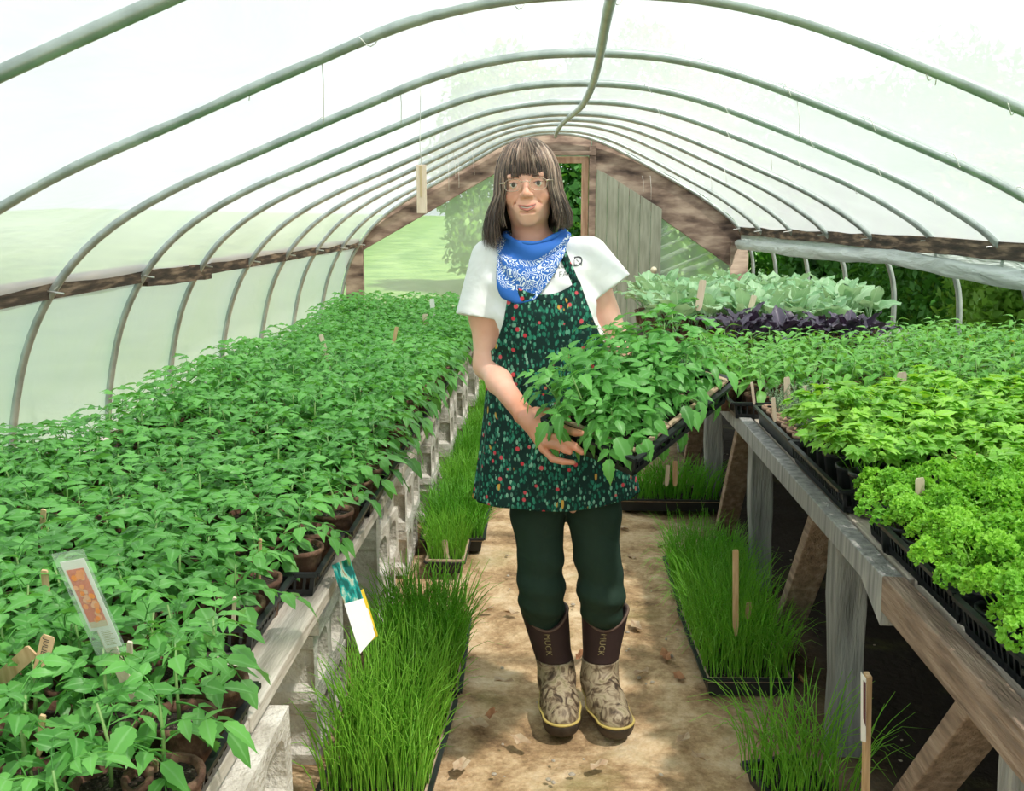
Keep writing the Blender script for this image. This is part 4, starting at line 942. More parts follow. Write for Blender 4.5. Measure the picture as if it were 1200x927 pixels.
M['rubber'] = noisy('boot rubber', [(0.3, (0.025, 0.018, 0.013)), (0.7, (0.07, 0.05, 0.035))], 30, .6, 0, .2)
M['soleline'] = plain('yellow sole line', (0.55, 0.42, 0.13), .5)
m, t, b = new_mat('camouflage rubber'); v = coords(t)
n = nd(t, 'ShaderNodeTexNoise', Scale=26.0, Detail=6.0, Distortion=1.6); t.links.new(v, n.inputs['Vector'])
c1 = ramp(t, n.outputs[0], [(0.36, (0.05, 0.03, 0.018)), (0.46, (0.20, 0.14, 0.085)), (0.56, (0.42, 0.34, 0.23)), (0.68, (0.24, 0.20, 0.10))]); t.links.new(c1, b.inputs['Base Color']); b.inputs['Roughness'].default_value = .6; M['camo'] = m
# apron print: leaves, berries and gold twigs on dark green
m, t, b = new_mat('floral apron cloth'); v = coords(t)
base = (0.006, 0.030, 0.026)
def vor(scale, mp=None, feat='F1', rnd=1.0):
    q = nd(t, 'ShaderNodeTexVoronoi', Scale=scale, feature=feat); q.inputs['Randomness'].default_value = rnd; t.links.new(mp or v, q.inputs['Vector']); return q
def less(src, thr, w_=.03):
    r = nd(t, 'ShaderNodeMapRange'); r.inputs[1].default_value = thr; r.inputs[2].default_value = thr + w_; r.inputs[3].default_value = 1; r.inputs[4].default_value = 0; t.links.new(src, r.inputs[0]); return r.outputs[0]
def mixc(fac, A, col, colsock=None):
    x = nd(t, 'ShaderNodeMix', data_type='RGBA'); t.links.new(fac, x.inputs[0])
    if isinstance(A, tuple): x.inputs[6].default_value = (*A, 1)
    else: t.links.new(A, x.inputs[6])
    if colsock: t.links.new(colsock, x.inputs[7])
    else: x.inputs[7].default_value = (*col, 1)
    return x.outputs[2]
def mul(a, b__):
    x = nd(t, 'ShaderNodeMath', operation='MULTIPLY'); t.links.new(a, x.inputs[0]); t.links.new(b__, x.inputs[1]); return x.outputs[0]
wv = nd(t, 'ShaderNodeTexNoise', Scale=20.0, Detail=1.0); t.links.new(v, wv.inputs['Vector'])
mpa = t.nodes.new('ShaderNodeMapping'); mpa.inputs['Rotation'].default_value = (0, .7, 0); mpa.inputs['Scale'].default_value = (1, .6, .55); t.links.new(v, mpa.inputs[0])
mpb = t.nodes.new('ShaderNodeMapping'); mpb.inputs['Rotation'].default_value = (0, -.8, 0); mpb.inputs['Scale'].default_value = (1, .6, .5); t.links.new(v, mpb.inputs[0])
l0 = vor(105.0, mpb.outputs[0])
l1 = vor(105.0, mpa.outputs[0]); lc = ramp(t, l1.outputs['Color'], [(0.2, (0.012, 0.12, 0.08)), (0.5, (0.04, 0.28, 0.18)), (0.8, (0.22, 0.48, 0.35))])
msk = nd(t, 'ShaderNodeTexNoise', Scale=26.0, Detail=2.0); t.links.new(v, msk.inputs['Vector']); mk = nd(t, 'ShaderNodeMapRange'); mk.inputs[1].default_value = .34; mk.inputs[2].default_value = .46; t.links.new(msk.outputs[0], mk.inputs[0])
c_ = mixc(mul(less(l0.outputs['Distance'], .30, .05), mk.outputs[0]), base, (0.015, 0.16, 0.10))
c_ = mixc(mul(less(l1.outputs['Distance'], .36, .05), mk.outputs[0]), c_, None, lc)
l2 = vor(34.0); bc = ramp(t, l2.outputs['Color'], [(0.0, (0.55, 0.03, 0.05)), (0.6, (0.62, 0.10, 0.12)), (1.0, (0.7, 0.28, 0.22))])
ps = nd(t, 'ShaderNodeSeparateColor'); t.links.new(l2.outputs['Color'], ps.inputs[0]); on = less(ps.outputs[1], .7, .01)
c_ = mixc(mul(less(l2.outputs['Distance'], .20, .03), on), c_, None, bc)
mpn = t.nodes.new('ShaderNodeMapping'); mpn.inputs['Rotation'].default_value = (0, .6, 0); mpn.inputs['Scale'].default_value = (1, .3, .28); t.links.new(v, mpn.inputs[0])
l3 = vor(70.0, mpn.outputs[0]); l4 = vor(15.0); s4 = nd(t, 'ShaderNodeSeparateColor'); t.links.new(l4.outputs['Color'], s4.inputs[0])
c_ = mixc(mul(less(l3.outputs['Distance'], .26, .05), less(l4.outputs['Distance'], .27, .02)), c_, (0.60, 0.36, 0.07))
t.links.new(c_, b.inputs['Base Color']); b.inputs['Roughness'].default_value = .8; b.inputs['Specular IOR Level'].default_value = .25
M['apron'] = m
# bandana print
m, t, b = new_mat('blue bandana cloth'); v = coords(t)
bw = nd(t, 'ShaderNodeTexNoise', Scale=22.0, Detail=2.0); t.links.new(v, bw.inputs['Vector']); bx = nd(t, 'ShaderNodeMix', data_type='RGBA', blend_type='LINEAR_LIGHT'); bx.inputs[0].default_value = .035; t.links.new(v, bx.inputs[6]); t.links.new(bw.outputs['Color'], bx.inputs[7])
l1 = vor(44.0, bx.outputs[2], 'F1', .9); w1 = nd(t, 'ShaderNodeMath', operation='SINE'); ml = nd(t, 'ShaderNodeMath', operation='MULTIPLY'); t.links.new(l1.outputs['Distance'], ml.inputs[0]); ml.inputs[1].default_value = 26; t.links.new(ml.outputs[0], w1.inputs[0])
rg = nd(t, 'ShaderNodeMapRange'); rg.inputs[1].default_value = .35; rg.inputs[2].default_value = .6; t.links.new(w1.outputs[0], rg.inputs[0])
pa = nd(t, 'ShaderNodeAttribute', attribute_name='vein'); c_ = mixc(mul(rg.outputs[0], pa.outputs['Fac']), (0.02, 0.13, 0.50), (0.78, 0.84, 0.92))
t.links.new(c_, b.inputs['Base Color']); b.inputs['Roughness'].default_value = .8; M['bandana'] = m
# ---- body
fb = Field(multi((-.285, -.16, .005), (-.16, .085, .0022), (.085, .30, .006), (.30, .44, .006)),
           multi((2.14, 2.56, .0028), (2.56, 2.68, .0022), (2.68, 2.9, .004)),
           multi((.0, .86, .02), (.86, 1.0, .0024), (1.0, 1.40, .005), (1.40, 1.70, .0022)))
A = np.array
# torso and legs (under the clothes)
fb.ell((-.035, 2.76, 1.23), (.145, .095, .19), .03); fb.ell((-.005, 2.76, .96), (.15, .10, .17), .05)
fb.cone((-.15, 2.765, 1.335), (.08, 2.765, 1.345), .045, .045, .03); fb.cone((-.06, 2.765, 1.36), (-.072, 2.748, 1.46), .055, .050, .02)
LEGL = [at(634, 615, 2.76), at(634, 685, 2.745), at(641, 750, 2.78), Vector((.018, 2.79, .08))]
LEGR = [at(697, 615, 2.76), at(702, 685, 2.745), at(709, 750, 2.79), Vector((.148, 2.795, .08))]
for L_, sx in ((LEGL, -.055), (LEGR, .065)):
    fb.cone((sx, 2.76, .86), L_[1], .078, .045, .04); mid_ = Vector((L_[2].x, 2.79, .24)); fb.cone(L_[1], mid_, .045, .036, .02); fb.cone(mid_, L_[3], .036, .03, .02)
# her right arm (photo left)
S0 = A(at(572, 305, 2.765)); E0 = A(at(571, 428, 2.74)); W0 = A(at(614, 486, 2.47))
fb.cone(S0, S0 * .5 + E0 * .5, .050, .049, .02); fb.cone(S0 * .45 + E0 * .55, E0, .048, .035, .03)
M1 = E0 * .62 + W0 * .38 + A((-.004, 0, .004)); fb.cone(E0, M1, .034, .033, .03); fb.cone(M1, W0, .033, .0245, .02)
# hand: palm then four fingers along the tray side, thumb above
def P3(l): return [A(at(u, v_, y)) for u, v_, y in l]
K = P3([(648, 498, 2.335), (646, 510, 2.312), (642, 520, 2.310), (637, 526, 2.325)])   # knuckles index..little
for k_, rr in zip(K, (.0125, .0125, .0115, .0105)): fb.cone(W0 * .75 + k_ * .25, k_, .0185, rr, .012)
fb.cone(W0, W0 * .5 + K[1] * .5, .024, .021, .015)
FG = [[K[0], *P3([(662, 503, 2.292), (674, 507, 2.262), (683, 508, 2.245)])], [K[1], *P3([(662, 517, 2.268), (673, 523, 2.243), (682, 530, 2.235)])],
      [K[2], *P3([(655, 523, 2.272), (662, 527, 2.250), (668, 530, 2.245)])], [K[3], *P3([(648, 538, 2.290), (660, 541, 2.262), (672, 542, 2.250)])]]
for f_, r0 in zip(FG, (.0105, .0108, .0098, .0088)):
    rr = [r0 * 1.06, r0, r0 * .88, r0 * .66]
    for q in range(3): fb.cone(f_[q], f_[q + 1], rr[q], rr[q + 1], .0025 if q else .006)
TH = P3([(628, 484, 2.43), (641, 484, 2.375), (655, 485, 2.335), (665, 489, 2.315)])
for q, (ra, rb_) in enumerate(((.016, .0125), (.0122, .011), (.011, .008))): fb.cone(TH[q], TH[q + 1], ra, rb_, .006)
# her left arm (photo right): goes down behind the plants to the tray
S1 = A(at(688, 308, 2.765)); E1 = A((.185, 2.755, 1.09)); W1 = A((.285, 2.62, 1.03))
fb.cone(S1, E1, .042, .038, .02); fb.cone(E1, E1 * .6 + W1 * .4, .038, .038, .02); fb.cone(E1 * .6 + W1 * .4, W1, .037, .025, .02)
K1 = [A((.345 + .018 * q, 2.575 - .006 * q, 1.005 + .006 * q)) for q in range(4)]
for k_ in K1: fb.cone(W1, k_, .02, .0115, .01)
for q, k_ in enumerate(K1):
    fb.cone(k_, k_ + A((.006, -.03, -.028)), .0105, .0095, .004); fb.cone(k_ + A((.006, -.03, -.028)), k_ + A((.002, -.055, -.030)), .0095, .007, .003)
fb.cone(W1, W1 + A((.03, -.05, .022)), .016, .012, .006); fb.cone(W1 + A((.03, -.05, .022)), W1 + A((.06, -.08, .03)), .0115, .009, .004)
# head
H = dict(frame=HF)
fb.ell((0, .008, .032), (.072, .088, .085), .02, **H); fb.ell((0, -.022, -.02), (.0635, .066, .090), .03, **H); fb.ell((0, -.018, -.066), (.050, .058, .042), .02, **H)
fb.ell((0, -.064, -.094), (.022, .016, .016), .02, **H)
for s_ in (-1, 1):
    fb.ell((s_ * .039, -.062, -.034), (.020, .018, .017), .018, **H)
    fb.ell((s_ * .077, .012, -.012), (.010, .018, .030), .006, **H)
fb.cone((-.040, -.078, .020), (.040, -.078, .020), .009, .009, .014, **H)
for s_ in (-1, 1):
    fb.ell((s_ * .033, -.094, -.001), (.018, .013, .0125), .010, 'sub', **H)
    fb.ell((s_ * .033, -.0725, -.001), (.0150, .0145, .0125), .003, **H)
    fb.ell((s_ * .033, -.088, -.002), (.0120, .010, .0042), .0015, 'sub', **H)
    fb.cone((s_ * .020, -.080, -.0145), (s_ * .044, -.074, -.013), .003, .002, .006, **H)
fb.cone((0, -.082, .010), (0, -.101, -.026), .0072, .0098, .010, **H); fb.ell((0, -.103, -.029), (.0105, .010, .009), .006, **H)
for s_ in (-1, 1): fb.ell((s_ * .0125, -.093, -.031), (.0075, .010, .0072), .005, **H); fb.ell((s_ * .0065, -.101, -.0385), (.003, .004, .002), .002, 'sub', **H)
fb.ell((0, -.076, -.062), (.034, .016, .021), .022, **H)
for s_ in (-1, 1):
    fb.cone((s_ * .021, -.090, -.034), (s_ * .037, -.077, -.056), .0018, .0014, .006, 'sub', **H)
mo = [(-.032, -.079, -.0495), (-.017, -.0895, -.0595), (0, -.094, -.0640), (.017, -.0895, -.0595), (.032, -.079, -.0495)]
for q in range(4): fb.cone(mo[q], mo[q + 1], .0022, .0022, .003, 'sub', **H)
fb.cone((-.016, -.0855, -.0745), (.016, -.0855, -.0745), .0035, .0035, .006, 'sub', **H)
body = skin_obj('body', fb, M['skin'])
Vb = np.empty(len(body.data.vertices) * 3, np.float32); body.data.vertices.foreach_get('co', Vb); Vb = Vb.reshape(-1, 3) + RN
tan = np.clip((2.60 - Vb[:, 1]) / .12, 0, 1) * .75 + np.clip((Vb[:, 2] - 1.40) / .03, 0, 1) * .12
ch_ = (Vb - HC) @ HR
for s_ in (-1, 1): tan += .45 * np.exp(-(((ch_[:, 0] - s_ * .042) / .016) ** 2 + ((ch_[:, 2] + .036) / .015) ** 2)) * (ch_[:, 1] < -.03)
tan += .3 * np.exp(-((ch_[:, 0] / .012) ** 2 + ((ch_[:, 2] + .03) / .012) ** 2)) * (ch_[:, 1] < -.03)
at_ = body.data.attributes.new('tan', 'FLOAT', 'POINT'); at_.data.foreach_set('value', np.clip(tan, 0, 1).astype(np.float32))
def hpart(nm, mb, mat, smooth=True, parent=woman):
    mb.v = [tuple(hw(p) - ROOT) for p in mb.v]; return mb.build(nm, mat, parent, smooth)
# eyes, lips, brows
M['eyewhite'] = plain('eye white', (.78, .74, .70), .2); M['iris'] = plain('brown iris', (.06, .04, .025), .15); M['lips'] = plain('lips', (.50, .17, .14), .4); M['teeth'] = plain('teeth', (.8, .76, .68), .3); M['brow'] = plain('brow hair', (.12, .08, .055), .8); M['mouth'] = plain('mouth dark', (.07, .02, .015), .8)
for s_ in (-1, 1):
    mb = MB(); mb.lathe([(.0118 * math.sin(a), -.0118 * math.cos(a)) for a in [math.pi * q / 10 for q in range(11)]], 16); mb.v = [(x + s_ * .033, z - .0745 + 0, -y - .002) for x, y, z in mb.v]; e_ = hpart('eye', mb, M['eyewhite'])
    mb = MB(); mb.lathe([(.0001, -.0125), (.0035, -.0120), (.0056, -.0108)], 14); mb.v = [(x + s_ * .033, z - .0745, -y - .0018) for x, y, z in mb.v]; mb.v = [tuple(hw(p) - ROOT) for p in mb.v]; mb.build('iris', M['iris'], e_, True)
    mb = MB(); mb.tube([(s_ * .017, -.088, .0165), (s_ * .030, -.0905, .0205), (s_ * .046, -.078, .0165)], [.0028, .0026, .0012], 6); hpart('eyebrow', mb, M['brow'])
    mb = MB(); mb.tube([(s_ * (.033 - .0125), -.0835, .0010), (s_ * .033, -.0872, .0040), (s_ * (.033 + .0125), -.0800, .0010)], [.0009, .0013, .0011], 5); hpart('eyelashes', mb, M['brow'])
mb = MB(); mb.tube([(-.033, -.0815, -.0485), (-.017, -.0915, -.0570), (-.004, -.0950, -.0595), (0, -.0950, -.0603), (.004, -.0950, -.0595), (.017, -.0915, -.0570), (.033, -.0815, -.0485)], [.0006, .0022, .0028, .0026, .0028, .0022, .0006], 8); lp = hpart('lips', mb, M['lips'])
mb = MB(); mb.tube([(-.032, -.0815, -.0500), (-.017, -.0905, -.0645), (0, -.0935, -.0705), (.017, -.0905, -.0645), (.032, -.0815, -.0500)], [.0006, .0030, .0040, .0030, .0006], 8); hpart('lips', mb, M['lips'])
mb = MB(); mb.tube([(-.024, -.0865, -.0560), (-.011, -.0915, -.0625), (0, -.0930, -.0648), (.011, -.0915, -.0625), (.024, -.0865, -.0560)], [.0006, .0016, .0018, .0016, .0006], 6); hpart('teeth', mb, M['teeth'])
# glasses
gl = None
def gp(s_, a): # rounded lens outline
    x = .0225 * abs(math.cos(a)) ** .75 * (1 if math.cos(a) > 0 else -1); z = .0155 * abs(math.sin(a)) ** .8 * (1 if math.sin(a) > 0 else -1)
    return (s_ * .0335 + x, -.1065 + abs(s_ * .0335 + x) * .12 + (abs(s_ * .0335 + x) ** 2) * 2.2 - .0 + z * -.12, z - .004)
M['gold'] = plain('thin gold wire', (.72, .58, .46), .25, .7)
m, t, b = new_mat('lens'); out = t.nodes['Material Output']; gs = nd(t, 'ShaderNodeBsdfGlossy', Roughness=.03); tp = nd(t, 'ShaderNodeBsdfTransparent'); fr = nd(t, 'ShaderNodeFresnel', IOR=1.5); x_ = nd(t, 'ShaderNodeMixShader'); t.links.new(fr.outputs[0], x_.inputs[0]); t.links.new(tp.outputs[0], x_.inputs[1]); t.links.new(gs.outputs[0], x_.inputs[2]); t.links.new(x_.outputs[0], out.inputs[0]); M['lens'] = m
mb = MB()
for s_ in (-1, 1):
    mb.tube([gp(s_, 2 * math.pi * q / 28) for q in range(29)], .00075, 5, False)
    mb.tube([(s_ * .056, -.0935, .004), (s_ * .068, -.080, .004), (s_ * .078, -.02, .004), (s_ * .080, .01, -.002)], .0011, 5)
    mb.tube([(s_ * .054, -.0945, .003), (s_ * .062, -.089, .004)], .0024, 6)
mb.tube([(-.0115, -.1045, .001), (-.005, -.108, .004), (.005, -.108, .004), (.0115, -.1045, .001)], .0012, 6)
gl = hpart('glasses', mb, M['gold'])
for s_ in (-1, 1):
    mb = MB(); mb.add([gp(s_, 2 * math.pi * q / 28) for q in range(28)], [tuple(range(28))]); mb.v = [tuple(hw(p) - ROOT) for p in mb.v]; mb.build('lens', M['lens'], gl)
# hair ------------------------------------------------------------
m, t, b = new_mat('hair'); ha = nd(t, 'ShaderNodeAttribute', attribute_name='vein'); t.links.new(ramp(t, ha.outputs['Fac'], [(0.0, (0.025, 0.014, 0.010)), (0.3, (0.11, 0.066, 0.045)), (0.6, (0.30, 0.195, 0.14)), (1.0, (0.58, 0.45, 0.36))]), b.inputs['Base Color']); b.inputs['Roughness'].default_value = .42; b.inputs['Specular IOR Level'].default_value = .6; M['hair'] = m
hr = random.Random(7)
def hshape(phi, z, ins_=0.0):
    """hair envelope in head space; phi = 0 to the front, + to photo right"""
    if z > 0: q = math.sqrt(max(0, 1 - (z / .128) ** 2)); a = .093 * q ** .9; bb = .108 * q ** .9
    else:
        f = min(-z / .09, 1); side = .030 if math.sin(phi) < 0 else .022; a = .093 + side * f * f * (3 - 2 * f) - (.035 * max(0, (-z - .105) / .04) if True else 0) * (.3 if math.sin(phi) < 0 else .6); bb = .108 + .006 * f
    return Vector(((a - ins_) * math.sin(phi), -(bb - ins_) * math.cos(phi) * (1 if math.cos(phi) < 0 else 1.03) + .012, z))
def lock(phi0, phi1, zend, ins_, wd, curl):
    pts = []; N = 13
    for k in range(N):
        t_ = k / (N - 1); s_ = t_ ** .85; ang = s_ * 1.45 if True else 0
        z = .128 * math.cos(min(1.571, s_ * 2.1)) if s_ * 2.1 < 1.571 else 0 - (s_ - .748) / .252 * (-zend)
        if zend > -.03: z = .126 - (.126 - zend) * (1 - math.cos(t_ * 1.571)) ** .9
        ph = phi0 + (phi1 - phi0) * min(1, t_ * 1.2)
        p = hshape(ph, z, ins_)
        p += Vector((math.sin(ph) * curl[0], -math.cos(ph) * curl[0] * .3, curl[1])) * max(0, t_ - .75) ** 2 * 16
        p += Vector((hr.uniform(-1, 1), hr.uniform(-1, 1), 0)) * .0009
        pts.append(p)
    return pts
hv = MB()
def add_lock(pts, wd, shade):
    N = len(pts); base = len(hv.v); V = []; vn = []
    for k, p in enumerate(pts):
        d = (pts[min(k + 1, N - 1)] - pts[max(k - 1, 0)]).normalized(); nrm = Vector((p.x, p.y - .01, max(0, p.z) * .9)); nrm = (nrm - d * nrm.dot(d)).normalized(); s_ = d.cross(nrm)
        w_ = wd * (.35 + .65 * min(1, k / 3)) * (1 if k < N - 4 else (N - 1 - k) / 4 * .85 + .15); th = w_ * .38
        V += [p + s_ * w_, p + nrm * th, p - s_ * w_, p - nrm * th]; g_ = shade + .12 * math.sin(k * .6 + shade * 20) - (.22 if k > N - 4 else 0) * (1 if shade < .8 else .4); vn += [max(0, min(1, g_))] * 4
    Fc = [(k * 4 + q, k * 4 + (q + 1) % 4, (k + 1) * 4 + (q + 1) % 4, (k + 1) * 4 + q) for k in range(N - 1) for q in range(4)]
    hv.add(V, Fc, vn)
rsh = lambda: min(1, max(0, hr.gauss(.46, .2)))
for k in range(1500):      # sides and back
    ph = hr.uniform(math.radians(44), math.radians(316)); sgn = -1 if ph > math.pi else 1
    left = ph > math.pi   # photo left
    ze = (-.160 if left else -.118) + hr.uniform(-.010, .012) + (0 if abs(ph - math.pi) > .9 else -.01)
    p0 = ph + (-.25 if not left else .25) * hr.random() * -1
    ins_ = abs(hr.gauss(0, .006)); cu = (hr.uniform(.006, .030), hr.uniform(-.002, .006)) if left else (hr.uniform(-.004, .008), 0)
    if hr.random() < .05: cu = (cu[0] + .012, .004)
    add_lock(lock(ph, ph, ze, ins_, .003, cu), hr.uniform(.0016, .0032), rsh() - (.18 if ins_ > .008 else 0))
for k in range(170):       # locks sweeping in beside the cheeks
    left = hr.random() < .55; s_ = -1 if left else 1; ph = s_ * math.radians(hr.uniform(40, 62)); ze = hr.uniform(-.115, -.085) if left else hr.uniform(-.11, -.07)
    add_lock(lock(ph * 1.05, ph * (.90 if left else .98), ze, hr.uniform(0, .010), .003, (-.014 if left else -.004, 0)), hr.uniform(.0016, .003), rsh() + .08)
for k in range(620):       # fringe
    ph = math.radians(hr.uniform(-48, 48)); ze = .010 - .020 * abs(math.sin(ph)) + hr.uniform(-.004, .008)
    add_lock(lock(ph * .8, ph, ze + .013, hr.uniform(0, .006), .003, (0, 0)), hr.uniform(.0014, .0028), rsh())
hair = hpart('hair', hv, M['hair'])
# inner cap so no skin shows between locks
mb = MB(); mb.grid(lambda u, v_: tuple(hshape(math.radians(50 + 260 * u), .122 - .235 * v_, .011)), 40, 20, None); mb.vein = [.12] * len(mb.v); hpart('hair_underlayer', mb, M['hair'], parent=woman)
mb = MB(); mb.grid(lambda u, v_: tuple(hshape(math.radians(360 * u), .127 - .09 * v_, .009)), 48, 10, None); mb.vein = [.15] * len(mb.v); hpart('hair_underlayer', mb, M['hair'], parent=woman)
# ---- t-shirt
TB = [(1.40, -.062, 2.765, .075, .062), (1.37, -.052, 2.765, .13, .085), (1.34, -.047, 2.76, .152, .10), (1.28, -.040, 2.757, .163, .116), (1.20, -.033, 2.755, .168, .128), (1.10, -.022, 2.755, .165, .125), (1.00, -.008, 2.755, .170, .128),
      (.90, 0, 2.755, .188, .135), (.80, .006, 2.757, .206, .142), (.70, .013, 2.76, .228, .150), (.62, .017, 2.762, .246, .157)]
def sect(z): return lerp_table(TB, z)
zt = np.array(sorted(r[0] for r in TB)); TBs = np.array(sorted(TB))
def torso_fn(P, grow=0.0):
    z = P[..., 2]; cx, cy, rx, ry = [np.interp(z, zt, TBs[:, k]) for k in (1, 2, 3, 4)]
    q = ((np.abs(P[..., 0] - cx) / (rx + grow)) ** 2.2 + (np.abs(P[..., 1] - cy) / (ry + grow)) ** 2.2) ** (1 / 2.2)
    wr = .0025 * np.sin(P[..., 0] * 60 + z * 85) + .0025 * np.sin(z * 48 - P[..., 0] * 33)
    return (q - 1) * np.minimum(rx, ry) + wr
ft = Field(np.arange(-.30, .24, .004), np.arange(2.58, 2.92, .004), np.arange(.90, 1.45, .004))
ft.op((-.3, 2.55, .95), (.25, 2.95, 1.40), lambda P: np.maximum(torso_fn(P), .95 - P[..., 2]))
SL0 = A(at(575, 303, 2.765)); SL1 = A(at(561, 372, 2.735)); SR0 = A(at(690, 300, 2.765)); SR1 = A(at(718, 337, 2.752))
ft.cone((-.12, 2.765, 1.352), (.05, 2.765, 1.358), .045, .045, .035)
ft.cone(SL0, SL1 + (SL1 - SL0) * .35, .056, .068, .03); ft.cone(SR0, SR1 + (SR1 - SR0) * .5, .055, .062, .03)
def wrf(P): return .0022 * np.sin(P[..., 0] * 90 + P[..., 2] * 60) * np.sin(P[..., 2] * 70 + 1)
for S_, E_, nrm in ((SL0, SL1, (SL1 - SL0)), (SR0, SR1, (SR1 - SR0))):
    nn = nrm / np.linalg.norm(nrm); nn = nn + A((0, 0, -.25)) if S_ is SL0 else nn; nn = nn / np.linalg.norm(nn)
    ft.op(E_ - .09, E_ + .09 + 0, lambda P: np.minimum(np.maximum(-((P - E_) @ nn) , np.linalg.norm(P - E_, axis=-1) - .12), 9), 0, 'sub') if False else None
    lo = E_ - .12; hi = E_ + .12
    ft.op(lo, hi, lambda P, E_=E_, nn=nn: -np.minimum(0.0 * P[..., 0] + ((P - E_) @ nn), np.inf) if False else np.maximum(-((P - E_) @ nn), np.linalg.norm(P - E_ - nn * .05, axis=-1) - .095), 0, 'sub')
    ft.cone(E_ - nn * .025, E_ + nn * .06, .044, .056, .004, 'sub')
ft.cone((-.062, 2.745, 1.375), (-.070, 2.725, 1.45), .066, .085, .01, 'sub')
shirt = skin_obj('t_shirt', ft, M['shirt'])
dg = bpy.context.evaluated_depsgraph_get()
def surf_y(bv, x, z, y0=2.3):
    h = bv.ray_cast(Vector((x, y0, z)) - ROOT, Vector((0, 1, 0))); return None if h[0] is None else h[0].y + ROOT.y
bvS = BVHTree.FromPolygons([v_.co[:] for v_ in shirt.data.vertices], [p.vertices[:] for p in shirt.data.polygons])
# lettering on the shirt (the strap and bandana cover part of it)
def text_obj(txt, size, mat, place_fn, parent, nm='lettering', ext=.0004):
    cu = bpy.data.curves.new('text', 'FONT'); cu.body = txt; cu.size = size; cu.align_x = 'LEFT'; ob = bpy.data.objects.new('text', cu); COL.objects.link(ob); bpy.context.view_layer.update()
    me = bpy.data.meshes.new_from_object(ob.evaluated_get(bpy.context.evaluated_depsgraph_get())); bpy.data.objects.remove(ob)
    for v_ in me.vertices: v_.co = place_fn(v_.co.x, v_.co.y)
    me.materials.clear(); me.materials.append(mat); me.name = nm; return link(nm, me, None, parent)
def on_shirt(x0, z0, slope):
    def f(a, b__):
        x = x0 + a; z = z0 + b__ + slope * a; y = surf_y(bvS, x, z) or 2.63; return Vector((x, y - .0018, z)) - ROOT
    return f
p = at(641, 317, 2.635); text_obj('GROUN', .0265, M['greyink'], on_shirt(p.x, p.z, .12), shirt)
p = at(672, 313, 2.635); text_obj('D', .036, M['ink'], on_shirt(p.x, p.z, .12), shirt)
p = at(641, 327, 2.635); text_obj('RY FAIR', .021, M['greyink'], on_shirt(p.x, p.z, .12), shirt)
# ---- apron
XL = [(1.295, -.112), (1.24, -.125), (1.18, -.135), (1.12, -.155), (1.06, -.178)]; XR = [(1.295, .066), (1.24, .085), (1.18, .108), (1.12, .135), (1.06, .158)]
def apron_pt(u, z, grow=.008):
    cx, cy, rx, ry = sect(z)
    if z > 1.06:
        xl = lerp_table(XL, z)[0]; xr = lerp_table(XR, z)[0]; x = xl + (xr - xl) * u; a = max(-.999, min(.999, (x - cx) / (rx + grow)))
        y = cy - (ry + grow) * (1 - abs(a) ** 2.2) ** (1 / 2.2); k = min(1, (z - 1.06) / .05)
        th0 = -1.75 + 3.5 * u; x2 = cx + (rx + grow) * math.sin(th0); y2 = cy - (ry + grow) * math.cos(th0)
        x = x * k + x2 * (1 - k); y = y * k + y2 * (1 - k)
    else:
        th = -1.75 + 3.5 * u; fold = 1 + (.012 + .02 * (1.06 - z)) * math.sin(th * 6.5 + 1) * min(1, (1.06 - z) * 4) + .01 * math.sin(th * 15)
        x = cx + (rx + grow) * math.sin(th) * fold; y = cy - (ry + grow) * math.cos(th) * fold
    return (x, y, z)
def apron_uv(u, v_):
    ztop = 1.292 - .030 * math.sin(math.pi * u) ** 1.2 - .012 * (1 - u); zb = .668 + .040 * (u - .5) + .004 * math.sin(u * 9)
    z = ztop + (zb - ztop) * v_; x, y, z = apron_pt(u, z); return (x - ROOT.x, y - ROOT.y, z)
mb = MB(); mb.grid(apron_uv, 90, 110); ap = mb.build('apron', M['apron'], woman, True, None, 0, .003)
mb = MB(); mb.grid(lambda u, v_: tuple(Vector(apron_pt(.40 + .54 * u, 1.288 - .030 * math.sin(math.pi * (.4 + .54 * u)) ** 1.2 - .006 - .020 * v_ * (math.sin(math.pi * u)) + .010 * (0.5 - v_), .0135)) - ROOT), 30, 3); o = mb.build('neck_facing', M['apron'], ap, True)
def strap(pts):
    mb = MB(); V = []
    for k, p_ in enumerate(pts):
        d = (pts[min(k + 1, len(pts) - 1)] - pts[max(k - 1, 0)]).normalized(); s_ = d.cross(Vector((0, -1, 0))).normalized() * .011; V += [p_ - s_ - ROOT, p_ + s_ - ROOT]
    mb.add(V, [(2 * k, 2 * k + 1, 2 * k + 3, 2 * k + 2) for k in range(len(pts) - 1)]); return mb.build('neck_strap', M['apron'], ap, True, None, 0, .003)
def strap_path(a, b_):
    out = []
    for k in range(9):
        f = k / 8; x = a[0] + (b_[0] - a[0]) * f; z = a[1] + (b_[1] - a[1]) * f; y = surf_y(bvS, x, z); out.append(Vector((x, (y if y else 2.67) - .007, z)))
    return out
strap(strap_path((.057, 1.285), (.005, 1.405))); strap(strap_path((-.105, 1.275), (-.125, 1.38)))
